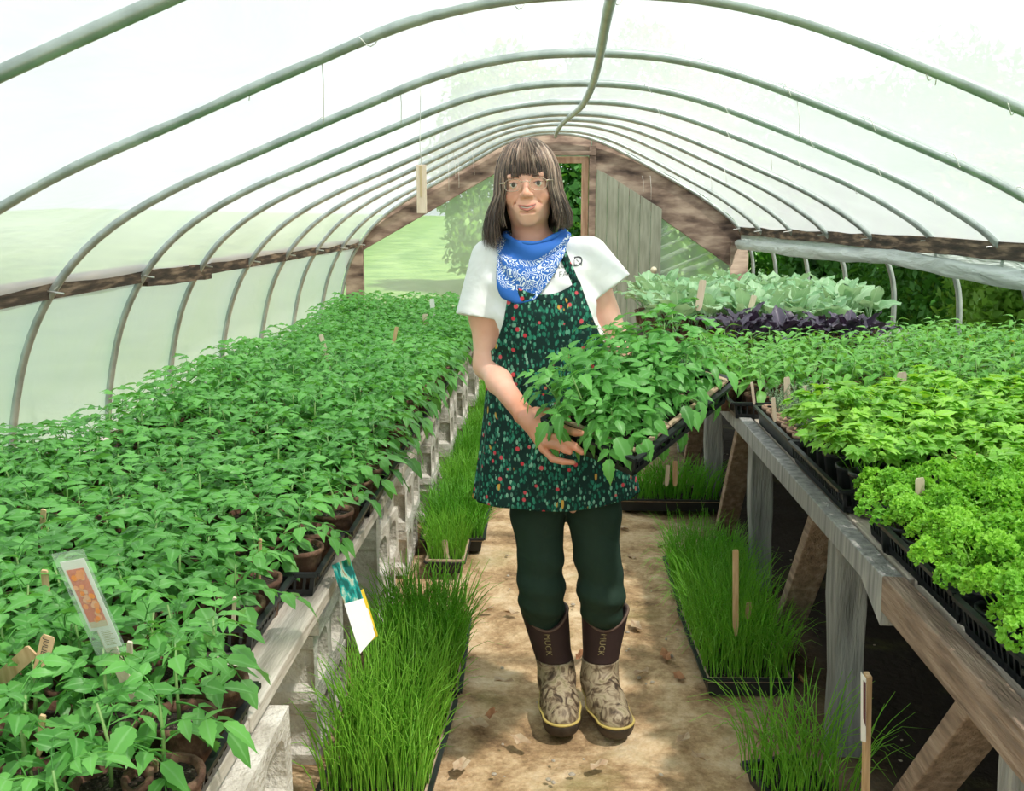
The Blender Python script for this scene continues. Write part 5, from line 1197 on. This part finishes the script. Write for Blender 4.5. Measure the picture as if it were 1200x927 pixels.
# ---- trousers
fr_ = Field(np.arange(-.15, .26, .004), np.arange(2.62, 2.90, .004), np.arange(.235, .90, .004))
def fold(P): z = P[..., 2]; a = np.arctan2(P[..., 1] - 2.76, P[..., 0] - .05); return .0045 * np.sin(z * 75 + 14 * P[..., 0]) * np.exp(-((z - .36) / .10) ** 2) + .002 * np.sin(z * 40 + a * 4)
def leg(a, b_, ra, rb_):
    a = A(a); b_ = A(b_); ba = b_ - a
    def fn(P): h = np.clip(((P - a) @ ba) / (ba @ ba), 0, 1); return np.linalg.norm(P - a - h[..., None] * ba, axis=-1) - (ra + (rb_ - ra) * h) + fold(P)
    r = max(ra, rb_); fr_.op(np.minimum(a, b_) - r, np.maximum(a, b_) + r, fn, .015)
T1 = [at(630, 600, 2.76), at(633, 655, 2.75), at(634, 690, 2.745), at(638, 735, 2.788)]; T2 = [at(696, 600, 2.76), at(700, 650, 2.75), at(705, 690, 2.745), at(709, 735, 2.798)]
for T_ in (T1, T2):
    hip_ = Vector((T_[0].x * .75 + .01, 2.76, .85)); leg(hip_, T_[0], .098, .078); leg(T_[0], T_[1], .076, .066); leg(T_[1], T_[2], .066, .066); leg(T_[2], T_[3], .067, .046)
    leg(Vector((T_[2].x, T_[2].y + .010, T_[2].z - .03)), Vector((T_[2].x + .003, T_[2].y + .022, T_[2].z - .062)), .067, .063)
trousers = skin_obj('trousers', fr_, M['trouser'])
# ---- boots
def boot(top, ank, toe, heel, lab):
    bt = empty('boot', (0, 0, 0)); bt.parent = woman; bt['label'] = lab
    lo = np.minimum(A(toe), A(heel)) - .07; hi = np.maximum(A(toe), A(heel)) + .07
    f = Field(np.arange(min(lo[0], top[0] - .08), max(hi[0], top[0] + .08), .0035), np.arange(2.53, 2.90, .0035), np.arange(-.004, .34, .0035))
    top, ank, toe, heel = map(A, (top, ank, toe, heel))
    f.cone(ank, top, .048, .072, .02); f.cone(ank + A((0, -.004, .03)), ank + A((0, -.01, -.02)), .048, .048, .02)
    f.cone(ank + A((0, -.01, -.02)), toe * .55 + heel * .45 + A((0, 0, .048)), .050, .051, .03); f.cone(toe * .55 + heel * .45 + A((0, 0, .046)), toe + A((0, .048, .034)), .051, .050, .03); f.cone(heel + A((0, -.03, .03)), heel + A((0, -.035, .09)), .036, .036, .02)
    D0 = f.D.copy(); Z = f.ax[2][None, None, :]; ax_ = (top - ank) / np.linalg.norm(top - ank)
    X, Y, _ = np.meshgrid(*f.ax, indexing='ij'); an = np.arctan2(X - top[0], -(Y - top[1])); rimz = top[2] - .048 * np.clip(np.cos(an), 0, 1) ** 1.5 + .002
    def emit(nm, D, mat, par): f.D = D.astype(np.float32); V, Q = f.mesh(); return link(nm, np_mesh(nm, V - RN, Q, mat), None, par)
    inner = f.D * 0 + .5; g_ = Field(*f.ax); g_.cone(ank + (top - ank) * .45, top + ax_ * .06, .050, .074, 0); 
    shaft_lo = .145
    sh = np.maximum(np.maximum(D0, shaft_lo - Z), Z - rimz); sh = np.maximum(sh, -(g_.D + .004)); emit('shaft', sh, M['neoprene'], bt)
    upz = np.maximum(D0 - .001, Z - shaft_lo); up_ = np.maximum(upz, .040 - Z); emit('foot_upper', up_, M['camo'], bt)
    emit('sole', np.maximum(np.maximum(D0 - .005, Z - .036), .001 - Z), M['rubber'], bt); emit('sole_line', np.maximum(np.maximum(D0 - .0065, Z - .042), .035 - Z), M['soleline'], bt)
    c0 = ank * .0 + top; mb = MB(); pts = []
    for q in range(41):
        a = 2 * math.pi * q / 40; rz_ = top[2] - .048 * max(0, math.cos(a)) ** 1.5; h_ = (rz_ - ank[2]) / (top[2] - ank[2]); c = ank + (top - ank) * h_; r_ = .048 + .024 * h_ - .002
        pts.append(Vector((c[0] + r_ * math.sin(a), c[1] - r_ * math.cos(a), rz_)) - ROOT)
    mb.tube(pts, .0042, 6, False); mb.build('rim', M['bootrim'], bt, True)
    # pull handle on the outer side, raised marks down the front
    bvB = BVHTree.FromPolygons([(V_ := o_.co)[:] for o_ in bt_mesh(bt, 'shaft').vertices], [p.vertices[:] for p in bt_mesh(bt, 'shaft').polygons])
    def pf(a, b__):
        # text runs downwards along the shaft
        x = top[0] * .75 + ank[0] * .25 - .011 + (b__) * 1.0 + (a) * (-.10 if ank[0] > .1 else .12); z = .250 - a
        y = surf_y(bvB, x, z) or (top[1] - .06); return Vector((x, y - .0012, z)) - ROOT
    text_obj('MUCK', .026, M['logo'], pf, [o for o in KIDS.get(bt.name, []) if o.name.startswith('shaft')][0], 'lettering')
    return bt
def bt_mesh(bt, nm): return [o for o in KIDS[bt.name] if o.name.startswith(nm)][0].data
M['logo'] = noisy('boot lettering', [(0.4, (0.16, 0.11, 0.05)), (0.6, (0.38, 0.32, 0.16))], 90, .7, 0, 0)
boot(at(638, 712, 2.785), (.017, 2.79, .095), at(658, 866, 2.575) * 1.0, (.020, 2.835, 0), 'brown camouflage rubber boot on her right foot, toe straight ahead')
boot(at(709, 712, 2.795), (.147, 2.795, .095), at(722, 868, 2.565), (.140, 2.84, 0), 'brown camouflage rubber boot on her left foot, toe turned outwards')
# ---- bandana
def ban(u, v_):
    a = math.radians(-112 + 224 * u); cx, cy = -.058, 2.742
    Lb = float(np.interp(u, [0, .12, .26, .38, .52, .60, .70, .80, .9, 1], [.035, .115, .160, .165, .150, .118, .080, .045, .03, .03]))
    ztop = 1.418 - .026 * math.cos(a) ** 2 * (1 if abs(a) < 1.57 else 0) + .010 * math.sin(a) * (1 if a > 0 else .2)
    z = ztop - Lb * v_; fo = .006 * math.sin(a * 4 + v_ * 5 + 1) * v_ + .005 * math.sin(v_ * 13 - a * 3) * (1 - v_ * .4); r_ = .076 + .016 * math.sin(min(v_ * 2.5, 1) * 1.57) + fo
    x = cx + r_ * math.sin(a) * 1.05; y = cy - (r_ + .004) * math.cos(a)
    sy = None
    if v_ > .15:
        cxx, cyy, rx, ry = sect(z); aa = max(-.98, min(.98, (x - cxx) / rx)); sy = cyy - ry * (1 - abs(aa) ** 2.2) ** (1 / 2.2) - .012 - fo
        if math.cos(a) > 0: y = min(y, sy)
    return Vector((x, y, z)) - ROOT
mb = MB(); NU, NV = 80, 28; mb.grid(ban, NU, NV)
mb.vein = [(1.0 if (j / NV > .30 and (i / NU - .36) * 1.4 > -(j / NV) * .5 or i / NU < .22) and not (.40 < j / NV < .44) and i / NU < .85 and not (j / NV > .80 and i / NU < .5) else 0.0) for j in range(NV + 1) for i in range(NU + 1)]
bd = mb.build('bandana', M['bandana'], woman, True, None, 0, .0025)
mb = MB(); pts = []
for q in range(29): a = math.radians(-120 + 240 * q / 28); zt_ = 1.418 - .026 * math.cos(a) ** 2 * (1 if abs(a) < 1.57 else 0) + .010 * math.sin(a) * (1 if a > 0 else .2); pts.append(Vector((-.058 + .078 * math.sin(a) * 1.05, 2.742 - .082 * math.cos(a), zt_ - .002)) - ROOT)
mb.tube(pts, [.006 + .002 * math.sin(q * 1.1) for q in range(29)], 8); mb.build('rolled_edge', M['bandana'], bd, True)
mb = MB(); mb.lathe([(.001, -.02), (.016, -.015), (.02, 0), (.015, .016), (.001, .02)], 10); kt = mb.build('knot', M['bandana'], bd, True, Vector((-.058, 2.835, 1.40)) - ROOT)
# ================================================================ the held tray
TC = at(745, 540, 2.17); TRt = at(862, 448, 2.50); TL = at(630, 497, 2.315)
ex = (TRt - TC); LYt = ex.length; ex.normalize(); ey = TL - TC; ey -= ex * ey.dot(ex); LXt = ey.length; ey.normalize(); ez = ex.cross(ey); ez = ez if ez.z > 0 else -ez
HM = Matrix((( *[0]*3, 0),) * 4); HM = Matrix(((ey.x, ex.x, ez.x, 0), (ey.y, ex.y, ez.y, 0), (ey.z, ex.z, ez.z, 0), (0, 0, 0, 1)))
cen_ = TC + ex * LYt / 2 + ey * LXt / 2 - ez * .06
if HM.determinant() < 0: HM = Matrix(((-ey.x, ex.x, ez.x, 0), (-ey.y, ex.y, ez.y, 0), (-ey.z, ex.z, ez.z, 0), (0, 0, 0, 1)))
TM['held'] = tray_meshes(LXt, LYt, 0.062)
HT = empty('nursery_tray', cen_); HT.matrix_world = Matrix.Translation(cen_) @ HM
tag(HT, 'black slotted plastic tray held tilted in the woman\'s hands', 'tray'); link('rim', TM['held'][0], None, HT); link('basket', TM['held'][1], None, HT)
HW = Matrix.Translation(cen_) @ HM
hp = random.Random(77); SG = 1 if (HM.to_3x3() @ Vector((1, 0, 0))).dot(ey) > 0 else -1
for q in range(3):   # three tan rimmed packs, each with six seedlings
    pw, plen = LXt - .03, (LYt - .035) / 3 - .006; yc = -LYt / 2 + .02 + (plen + .004) * (q + .5)
    pk = empty('seedling_pack'); pk.matrix_world = HW @ Matrix.Translation((0, yc, .008)); tag(pk, 'tan rimmed seedling pack in the held tray, %s' % ['nearest the camera', 'in the middle', 'at the raised far end, dark soil showing'][q], 'pack', 'packs in the held tray')
    mb = MB(); a, b_ = pw / 2, plen / 2
    for c0, c1 in (((-a, -b_), (a, -b_)), ((a, -b_), (a, b_)), ((a, b_), (-a, b_)), ((-a, b_), (-a, -b_))): mb.bar((*c0, .062), (*c1, .062), .011, .006)
    mb.build('rim', M['tanrim'], pk)
    mb = MB(); V = [(-a * .9, -b_ * .88, 0), (a * .9, -b_ * .88, 0), (a * .9, b_ * .88, 0), (-a * .9, b_ * .88, 0), (-a, -b_, .06), (a, -b_, .06), (a, b_, .06), (-a, b_, .06)]; mb.add(V, [(3, 2, 1, 0), (0, 1, 5, 4), (1, 2, 6, 5), (2, 3, 7, 6), (3, 0, 4, 7)]); mb.build('walls', M['black'], pk)
    mb = MB(); mb.grid(lambda u, v_: (-a * .97 + 1.94 * a * u, -b_ * .96 + 1.92 * b_ * v_, .050 + .003 * math.sin(u * 23) * math.sin(v_ * 19)), 14, 10); mb.build('soil', M['soil'], pk)
PH = [[plant('seedling', 'held', None, .13 + .02 * (k % 3), 12, 500 + k, 1.15, .60, .2), False] for k in range(6)]
nth = 0
for q in range(3):
    for i in range(3):
        for j in range(3):
            if q == 2 and i == (2 if HM.determinant() < 0 else 2) and False: continue
            plen = (LYt - .035) / 3 - .006; yc = -LYt / 2 + .02 + (plen + .004) * (q + .5) + (j - 1) * plen * .32; xc = (i - 1) * (LXt - .05) * .31 + SG * .018
            o = PH[hp.randrange(6)]
            ob = o[0] if not o[1] else copy_tree(o[0]); o[1] = True
            pos = HW @ Vector((xc, yc, .055)); tl = .22 * (i - 1); out_ = HM.to_3x3() @ Vector((xc * 1.1 + SG * .05, yc * .40, .28)); quat = Vector((0, 0, 1)).rotation_difference(out_.normalized())
            ob.rotation_euler = (quat.to_matrix() @ Matrix.Rotation(hp.uniform(0, 6.28), 3, 'Z')).to_euler(); ob.location = pos
            sz = hp.uniform(.85, 1.0) * (1.0 - .13 * abs(i - 1)) * (1.0 if q < 2 else .95); ob.scale = (sz,) * 3
            wh = 'in the nearest pack' if q == 0 else 'in the middle pack' if q == 1 else 'in the far pack'
            tag(ob, 'big leaved seedling %s of the held tray, %s row, %s along' % (wh, ['right', 'middle', 'left'][i if SG > 0 else 2 - i], ORD[j]), 'plant', 'seedlings in the held tray')
for p_, used in PH:
    if not used:
        for c in KIDS[p_.name]: bpy.data.objects.remove(c)
        bpy.data.objects.remove(p_)
# ================================================================ markers, cards, strings, litter
def stake(p_top, p_bot, wd, th, mat, lab, grp=None, cat='plant marker', nm='plant_marker'):
    p_top = Vector(p_top); p_bot = Vector(p_bot); t_ = empty(nm, p_bot); tag(t_, lab, cat, grp)
    d = (p_top - p_bot); L = d.length; d.normalize(); side = d.cross(Vector((0, 1, 0))).normalized() * wd / 2; fr = side.cross(d).normalized() * th / 2; top = p_top - p_bot
    V = []
    for c, s_ in ((Vector((0, 0, 0)), .5), (d * L * .12, 1), (d * (L - wd * .25), 1), (d * L, .75)):
        V += [c - side * s_ - fr, c + side * s_ - fr, c + side * s_ + fr, c - side * s_ + fr]
    mb = MB(); mb.add(V, [(3, 2, 1, 0), (12, 13, 14, 15)] + [(4 * i + q, 4 * i + (q + 1) % 4, 4 * i + 4 + (q + 1) % 4, 4 * i + 4 + q) for i in range(3) for q in range(4)])
    mb.build('stick', mat, t_); return t_
ST = [((376, 392), (392, 448), 4.3, .020, 'pinkstake', 'wooden marker leaning left in the middle of the far tomatoes'), ((465, 383), (456, 422), 4.7, .018, 'stake', 'thin wooden marker leaning right in the far tomatoes, right of the leaning one'),
      ((506, 350), (508, 368), 6.2, .03, 'white', 'small white tag in the farthest tomatoes, upper one'), ((498, 368), (500, 378), 5.8, .035, 'pinkstake', 'small pale tag in the farthest tomatoes, lower one'),
      ((51, 597), (50, 620), 2.1, .012, 'stake', 'thin wooden marker among the tomatoes at the left edge'), ((52, 668), (55, 700), 1.6, .012, 'stake', 'upright wooden stick in a pot left of the big tomato label'),
      ((152, 752), (152, 775), 1.35, .008, 'pinkstake', 'short pale stick below the big tomato label'), ((50, 838), (46, 885), 1.15, .008, 'stake', 'thin twig stick in a pot at the bottom left'),
      ((305, 632), (303, 690), 1.95, .007, 'stake', 'reddish thin stick in the pot beside the second tray'), ((275, 700), (273, 740), 1.75, .007, 'pinkstake', 'pale bent stick behind the pot above the bare boards'),
      ((182, 890), (181, 927), 1.2, .008, 'stake', 'thin stick in the pot at the bottom edge, left'),
      ((862, 644), (862, 745), 2.85, .018, 'stake', 'tall slim wooden stake standing in the chives right of the path'), ((878, 706), (876, 725), 2.95, .018, 'stake', 'short brown stake behind the tall one in the chives'), ((915, 752), (909, 778), 2.95, .026, 'stake', 'short slanting wooden marker at the corner of the right chive tray'),
      ((791, 540), (791, 570), 4.6, .022, 'stake', 'orange brown marker in the chives under the held tray'), ((783, 545), (781, 570), 4.7, .02, 'pinkstake', 'pale marker left of the orange brown one under the held tray'),
      ((521, 633), (524, 658), 3.82, .022, 'pinkstake', 'rounded wooden marker in the small chive tray left of the path'), ((486, 478), (487, 492), 5.0, .03, 'pinkstake', 'small pale marker in the far chives'),
      ((824, 328), (818, 360), 5.0, .035, 'pinkstake', 'broad pale marker standing in the cabbages, left one'), ((884, 346), (876, 372), 5.1, .03, 'pinkstake', 'pale slanting marker in the cabbages, right one'),
      ((922, 442), (923, 468), 3.40, .022, 'pinkstake', 'pale marker behind the thyme, nearest the path'), ((943, 452), (944, 468), 3.40, .014, 'pinkstake', 'thin marker behind the thyme, second from the path'), ((969, 450), (969, 470), 3.40, .018, 'pinkstake', 'marker between thyme and peppers, third from the path'),
      ((981, 450), (982, 468), 3.40, .018, 'stake', 'marker between thyme and peppers, fourth from the path'), ((1057, 436), (1056, 458), 3.50, .034, 'pinkstake', 'broad rounded pale marker in front of the peppers'), ((1081, 442), (1085, 460), 3.48, .012, 'stake', 'thin leaning marker right of the broad pale one'),
      ((1091, 442), (1092, 458), 3.48, .010, 'stake', 'thin upright marker right of the leaning one'), ((906, 466), (908, 490), 3.05, .012, 'pinkstake', 'slim marker standing in the thyme tray'), ((881, 448), (884, 470), 3.5, .010, 'pinkstake', 'slim leaning marker at the inner corner of the thyme tray'),
      ((1033, 556), (1036, 575), 2.25, .012, 'stake', 'short marker at the back corner of the parsley tray'), ((1078, 560), (1078, 600), 2.12, .020, 'pinkstake', 'broad pale marker in the parsley, catching the sun'), ((1064, 572), (1066, 605), 2.1, .006, 'pinkstake', 'thin pale stick beside the broad parsley marker'),
      ((1120, 530), (1120, 560), 2.4, .008, 'stake', 'thin brown stick between celery and parsley'), ((1144, 532), (1144, 565), 2.36, .009, 'stake', 'second thin brown stick between celery and parsley')]
for (u0, v0), (u1, v1), y, wd, mt, lab in ST:
    stake(at(u0, v0, y), at(u1, v1 + (0 if v1 > 560 else 4), y + .01), wd, .002 if wd > .012 else .004, M[mt], lab, 'plant markers')
# wooden tag with handwriting, bottom left
tg = stake(at(57, 745, 1.28), at(46, 790, 1.28), .020, .002, M['stake'], 'small rounded wooden tag lettered JULIET below the big tomato label', None)
base = at(46, 790, 1.28); topv = at(57, 745, 1.28); dd = (topv - base).normalized(); sd = dd.cross(Vector((0, 1, 0))).normalized()
text_obj('JULIET', .0115, M['ink'], lambda a, b__: (topv - base) - dd * (a + .004) + sd * (b__ - .004) * -1 + Vector((0, -.003, 0)), tg)
stake(at(38, 762, 1.3), at(-4, 800, 1.32), .022, .003, M['stake'], 'broad wooden marker lying slanted across the pots at the left edge', 'plant markers')
# big tomato label
c0 = at(128, 757, 1.30); c1 = at(80, 648, 1.26); dirv = (c1 - c0).normalized(); nrm = Vector((0, -1, .1)); nrm = (nrm - dirv * nrm.dot(dirv)).normalized(); sdv = dirv.cross(nrm).normalized()
if sdv.x < 0: sdv = -sdv
big = empty('picture_label', at(158, 822, 1.33)); tag(big, 'large plastic sleeved label with a photo of red tomatoes on a slanting pale stake', 'plant label')
bo = big.location
def slab(nm, o_, w0, w1, s0, s1, th, mat, par, off=0.0, rel=None):
    mb = MB(); a = [c0 + dirv * s_ + sdv * w_ + nrm * off - (rel or bo) for s_, w_ in ((s0, w0), (s0, w1), (s1, w1), (s1, w0))]; bk = [p - nrm * th for p in a]
    mb.add(a + bk, [(0, 1, 2, 3), (7, 6, 5, 4), (0, 4, 5, 1), (1, 5, 6, 2), (2, 6, 7, 3), (3, 7, 4, 0)]); return mb.build(nm, mat, par)
LL = (c1 - c0).length
mb = MB(); mb.bar(c0 + dirv * LL * .5 - nrm * .003 - bo, Vector((0, 0, 0)), .018, .003, tuple(nrm)); mb.build('stick', M['pinkstake'], big)
cd_ = slab('card', None, -.0165, .0185, .030, LL - .012, .0008, M['white'], big, .0012)
slab('card_foot', None, -.006, .0185, -.002, .030, .0008, M['white'], big, .0012)
slab('sleeve', None, -.022, .024, -.012, LL + .004, .0004, M['sleeve'], big, .0026)
slab('photo_background', None, -.0125, .0125, .036, LL - .026, .0004, M['tomred'], cd_, .0018)
slab('photo_hand', None, -.0125, .0125, .036, .046, .0004, M['beige'], cd_, .0021)
tr_ = random.Random(2)
for k in range(34):
    mb = MB(); s_ = tr_.uniform(.046, LL - .032); w_ = tr_.uniform(-.0095, .0095); c = c0 + dirv * s_ + sdv * w_ + nrm * (.0021 + k * .00002) - bo; ra = tr_.uniform(.0030, .0042)
    mb.add([c + dirv * ra * 1.3 * math.sin(q * .628) + sdv * ra * math.cos(q * .628) for q in range(10)], [tuple(range(10))]); mb.build('tomato_print', M['tomor'] if k % 3 else plain('light tomato print', (.85, .42, .28), .5), cd_)
lines = MB()
for k in range(9):
    s_ = .003 + .0030 * k; a = [c0 + dirv * (s_ + e_) + sdv * w_ + nrm * .0018 - bo for e_, w_ in ((0, -.002), (0, .014 - .002 * (k % 3)), (.0011, .014 - .002 * (k % 3)), (.0011, -.002))]; lines.add(a, [(0, 1, 2, 3)])
lines.build('text_lines', plain('olive print', (.45, .42, .22), .5), big)
# leaning leaflet and yellow card in the slots of the bench side
a0 = at(393, 655, 2.16); 
def quadcard(nm, pts, mat, par, org, th=.0008):
    P_ = [Vector(p) - org for p in pts]; n_ = (P_[1] - P_[0]).cross(P_[3] - P_[0]).normalized() * th; mb = MB(); mb.add(P_ + [p + n_ for p in P_], [(0, 1, 2, 3), (7, 6, 5, 4), (0, 4, 5, 1), (1, 5, 6, 2), (2, 6, 7, 3), (3, 7, 4, 0)]); return mb.build(nm, mat, par)
cardt = empty('seed_card', at(405, 660, 2.12)); tag(cardt, 'white and teal picture card hanging over the tray edge of the left bench', 'card'); og = cardt.location
q0, q1, q2, q3 = at(389, 662, 2.10), at(410, 654, 2.16), at(440, 745, 2.12), at(422, 766, 2.06)
m1 = q0.lerp(q3, .44); m2 = q1.lerp(q2, .52)
wc = quadcard('white_part', (m1, m2, q2, q3), M['white'], cardt, og)
M['tealprint'] = noisy('picture print', [(0.42, (0.01, 0.10, 0.09)), (0.52, (0.02, 0.33, 0.29)), (0.6, (0.45, 0.55, 0.42)), (0.7, (0.25, 0.18, 0.1))], 60, .4, 0, 0, (1, 1, .35))
quadcard('picture_part', (q0, q1, m2, m1), M['tealprint'], cardt, og)
yc_ = empty('yellow_card', at(430, 720, 2.2)); tag(yc_, 'yellow bordered card tucked behind the white and teal one', 'card'); og = yc_.location
quadcard('card', (at(418, 695, 2.2), at(426, 690, 2.21), at(443, 745, 2.2), at(434, 752, 2.2)), M['yellow'], yc_, og); quadcard('printed_panel', (at(421, 706, 2.197), at(428, 703, 2.207), at(438, 736, 2.197), at(432, 742, 2.197)), M['white'], yc_, og)
# sign on a stake, bottom right
sg_ = empty('picture_sign', at(1014, 925, 1.95)); tag(sg_, 'narrow wooden stake sign with dark pink picture card seen edge on, bottom right', 'sign'); og = sg_.location
mb = MB(); mb.bar(at(1017, 790, 1.95) - og, at(1014, 945, 1.95) - og, .011, .026, (0, 1, 0)); mb.build('stick', M['stake'], sg_, bevel=.001)
quadcard('card', (at(1009, 868, 1.935), at(1015, 870, 1.915), at(1015, 795, 1.915), at(1009, 787, 1.935)), M['white'], sg_, og); quadcard('picture', (at(1010.5, 838, 1.933), at(1014, 850, 1.915), at(1014, 800, 1.915), at(1010.5, 795, 1.933)), M['purpleprint'], sg_, og - Vector((0, -.003, 0)))
# hanging wooden tag and strings
def twine(pts, lab, grp='white twine strings'):
    pts = [Vector(p) for p in pts]; mb = MB(); o_ = pts[0]; mb.tube([p - o_ for p in pts], .0022, 4); o = mb.build('twine', M['twine'], None, True, o_); tag(o, lab, 'string', grp); return o
hy = 4.92
tt = at(492, 168, hy); tb = at(494, 196, hy)
top_ = at(493, 100, hy); twine([top_, tt, tb], 'white twine holding the hanging wooden tag', 'white twine strings')
wt = empty('wooden_tag', at(494, 250, hy)); tag(wt, 'pale wooden tag with a drilled hole hanging from twine left of the woman', 'tag')
mb = MB(); L_ = (at(494, 193, hy) - at(494, 250, hy)).z; mb.box((-.022, -.006, 0), (.026, .012, L_)); mb.build('tag', M['pinkstake'], wt, bevel=.002)
mb = MB(); mb.lathe([(.001, -.001), (.007, -.001)], 12); hl = mb.build('hole', M['ink'], wt, False, (.002, -.0068, .055)); hl.rotation_euler = (math.pi / 2, 0, 0)
M_g = noisy('groove', [(.3, (.55, .42, .25)), (.7, (.65, .5, .3))], 10)
mb = MB(); mb.box((-.006, -.0075, .08), (.006, -.006, L_ - .005)); mb.build('groove', M_g, wt)
for (u0, v0, u1, v1, y), wh in zip([(376, 58, 379, 145, 3.72), (290, 95, 292, 118, 3.72), (468, 96, 470, 145, 4.9), (524, 180, 526, 224, 9.3), (531, 178, 534, 208, 9.3), (536, 180, 538, 220, 9.3), (552, 170, 556, 205, 10.3), (1098, 64, 1096, 100, 3.75), (934, 118, 937, 160, 4.9), (813, 202, 815, 222, 8.2), (832, 205, 834, 224, 7.1), (849, 198, 851, 218, 7.1), (753, 206, 754, 225, 11.5), (762, 206, 763, 234, 11.5), (903, 180, 904, 200, 6.1)],
    ['one from the second pipe at upper left', 'short one at upper left', 'from the third pipe, above the wooden tag', 'left one of three before the left rafter', 'knotted one of three, left rafter', 'right one of three before the left rafter', 'knotted one before the left rafter near her hair', 'dangling from the nearest pipe at upper right', 'from the curved pipe at upper right middle', 'left one of three over the right roof side', 'middle one of three over the right roof side', 'right one of three over the right roof side', 'left one of two before the right rafter', 'right one of two before the right rafter', 'small one high on the right roof side']):
    a = at(u0, v0, y); b_ = at(u1, v1, y); mid = a.lerp(b_, .5) + Vector((.006, 0, 0)); twine([a, mid, b_], 'thin white twine hanging from the roof, ' + wh)
# twine wound round the pipes
for hi, sel in ((4, (30, 36, 40, 52, 55, 58, 61)), (5, (26, 33, 46, 50, 54, 58, 62)), (6, (44, 49, 54, 58, 62)), (7, (46, 51, 56, 60))):
    P_ = hoop_at(HY[hi]); mb = MB(); 
    for s_ in sel:
        x, z = P_[s_]; x2, z2 = P_[s_ + 1]; pts = []
        for q in range(9):
            a = q / 8 * 6.28; f = q / 8; pts.append((x + (x2 - x) * f, .025 * math.cos(a), z + (z2 - z) * f + .025 * math.sin(a)))
        mb.tube(pts, .0022, 4, False)
    o = mb.build('twine_wraps', M['twine'], None, True, (0, HY[hi] + 0, 0)); tag(o, 'white twine turns wound round the %s visible roof pipe' % ORD[hi - 3], 'string', 'twine wraps')
# dry leaves, stones on the path
lr = random.Random(12)
LV_ = [(800, 868, 'pale curled leaf by the bottom right of the path', 0), (820, 890, 'large pale dry leaf at the bottom of the path', 0), (575, 840, 'red brown dry leaf left of the boots', 1), (560, 850, 'small tan dry leaf left of the boots', 0), (680, 770, 'orange dry leaf between the boots', 1), (600, 720, 'broken pale leaf left of the knees', 0), (572, 716, 'pale leaf edge beside the left chive tray', 0),
       (788, 700, 'pale leaf lying right of the boots', 0), (745, 735, 'tan leaf by the right boot shaft', 0), (780, 770, 'brown leaf beside the chive tray', 1), (795, 795, 'dark curled leaf against the chive tray', 1), (752, 790, 'small tan leaf in front of the chives', 0), (740, 655, 'whitish leaf behind the knees', 0), (775, 640, 'tan leaf in the far path', 0),
       (590, 800, 'thin leaf left of the left boot', 0), (610, 870, 'tan scrap in front of the boots', 0), (890, 855, 'pale leaf under the right bench edge', 0), (700, 900, 'small scrap at the bottom centre', 0), (540, 900, 'little tan scrap near the chive corner', 0), (940, 800, 'brown leaf under the bench', 1), (655, 660, 'pale scrap seen between the legs', 0), (730, 620, 'light leaf beyond her left leg', 0)]
for u, v_, lab, rd in LV_:
    p = at(u, v_, 3); d = p - Vector((0, 0, EYE)); p = Vector((0, 0, EYE)) + d * (EYE - .008) / (-d.z)
    r_ = lr.uniform(.016, .035); mb = MB(); n = 11; V = [(0, 0, .004)]
    for k in range(n): a = 6.283 * k / n; q = r_ * (1.08 if k % 2 else .85) * lr.uniform(.75, 1.15); V.append((q * math.cos(a) * 1.35, q * math.sin(a) * .62, .004 + .012 * abs(math.sin(a * 1.5 + u))))
    mb.add(V, [(0, 1 + k, 1 + (k + 1) % n) for k in range(n)]); o = mb.build('dry_leaf', M['redleaf' if rd else 'dryleaf'], None, False, p); o.rotation_euler = (0, 0, lr.uniform(0, 6)); tag(o, lab, 'leaf', 'dry leaves on the path')
sr = random.Random(31); stn = []
for k in range(3):
    mb = MB(); mb.lathe([(.001, -.3), (.8, -.2), (1, .1), (.75, .5), (.001, .62)], 8, squash=.75); mb.v = [(x * sr.uniform(.85, 1.15), y * sr.uniform(.85, 1.15), z * sr.uniform(.85, 1.1)) for x, y, z in mb.v]; stn.append(mb.mesh('stone', M['stone'], True))
for k in range(120):
    y = sr.uniform(2.2, 6.0); x = sr.uniform(-.22, .42) if sr.random() < .8 else sr.uniform(.4, 1.2); s_ = sr.uniform(.003, .010)
    if y < 2.65 and -.05 < x < .24 and y > 2.5: continue
    o = link('stone', stn[k % 3], None, None, (x, y, .002)); o.scale = (s_, s_, s_ * .8); o.rotation_euler = (0, 0, sr.uniform(0, 6)); tag(o, 'small tan pebble on the path, %s' % ('beyond her boots' if y > 2.9 else 'near her boots or closer'), 'stone', 'pebbles on the path')
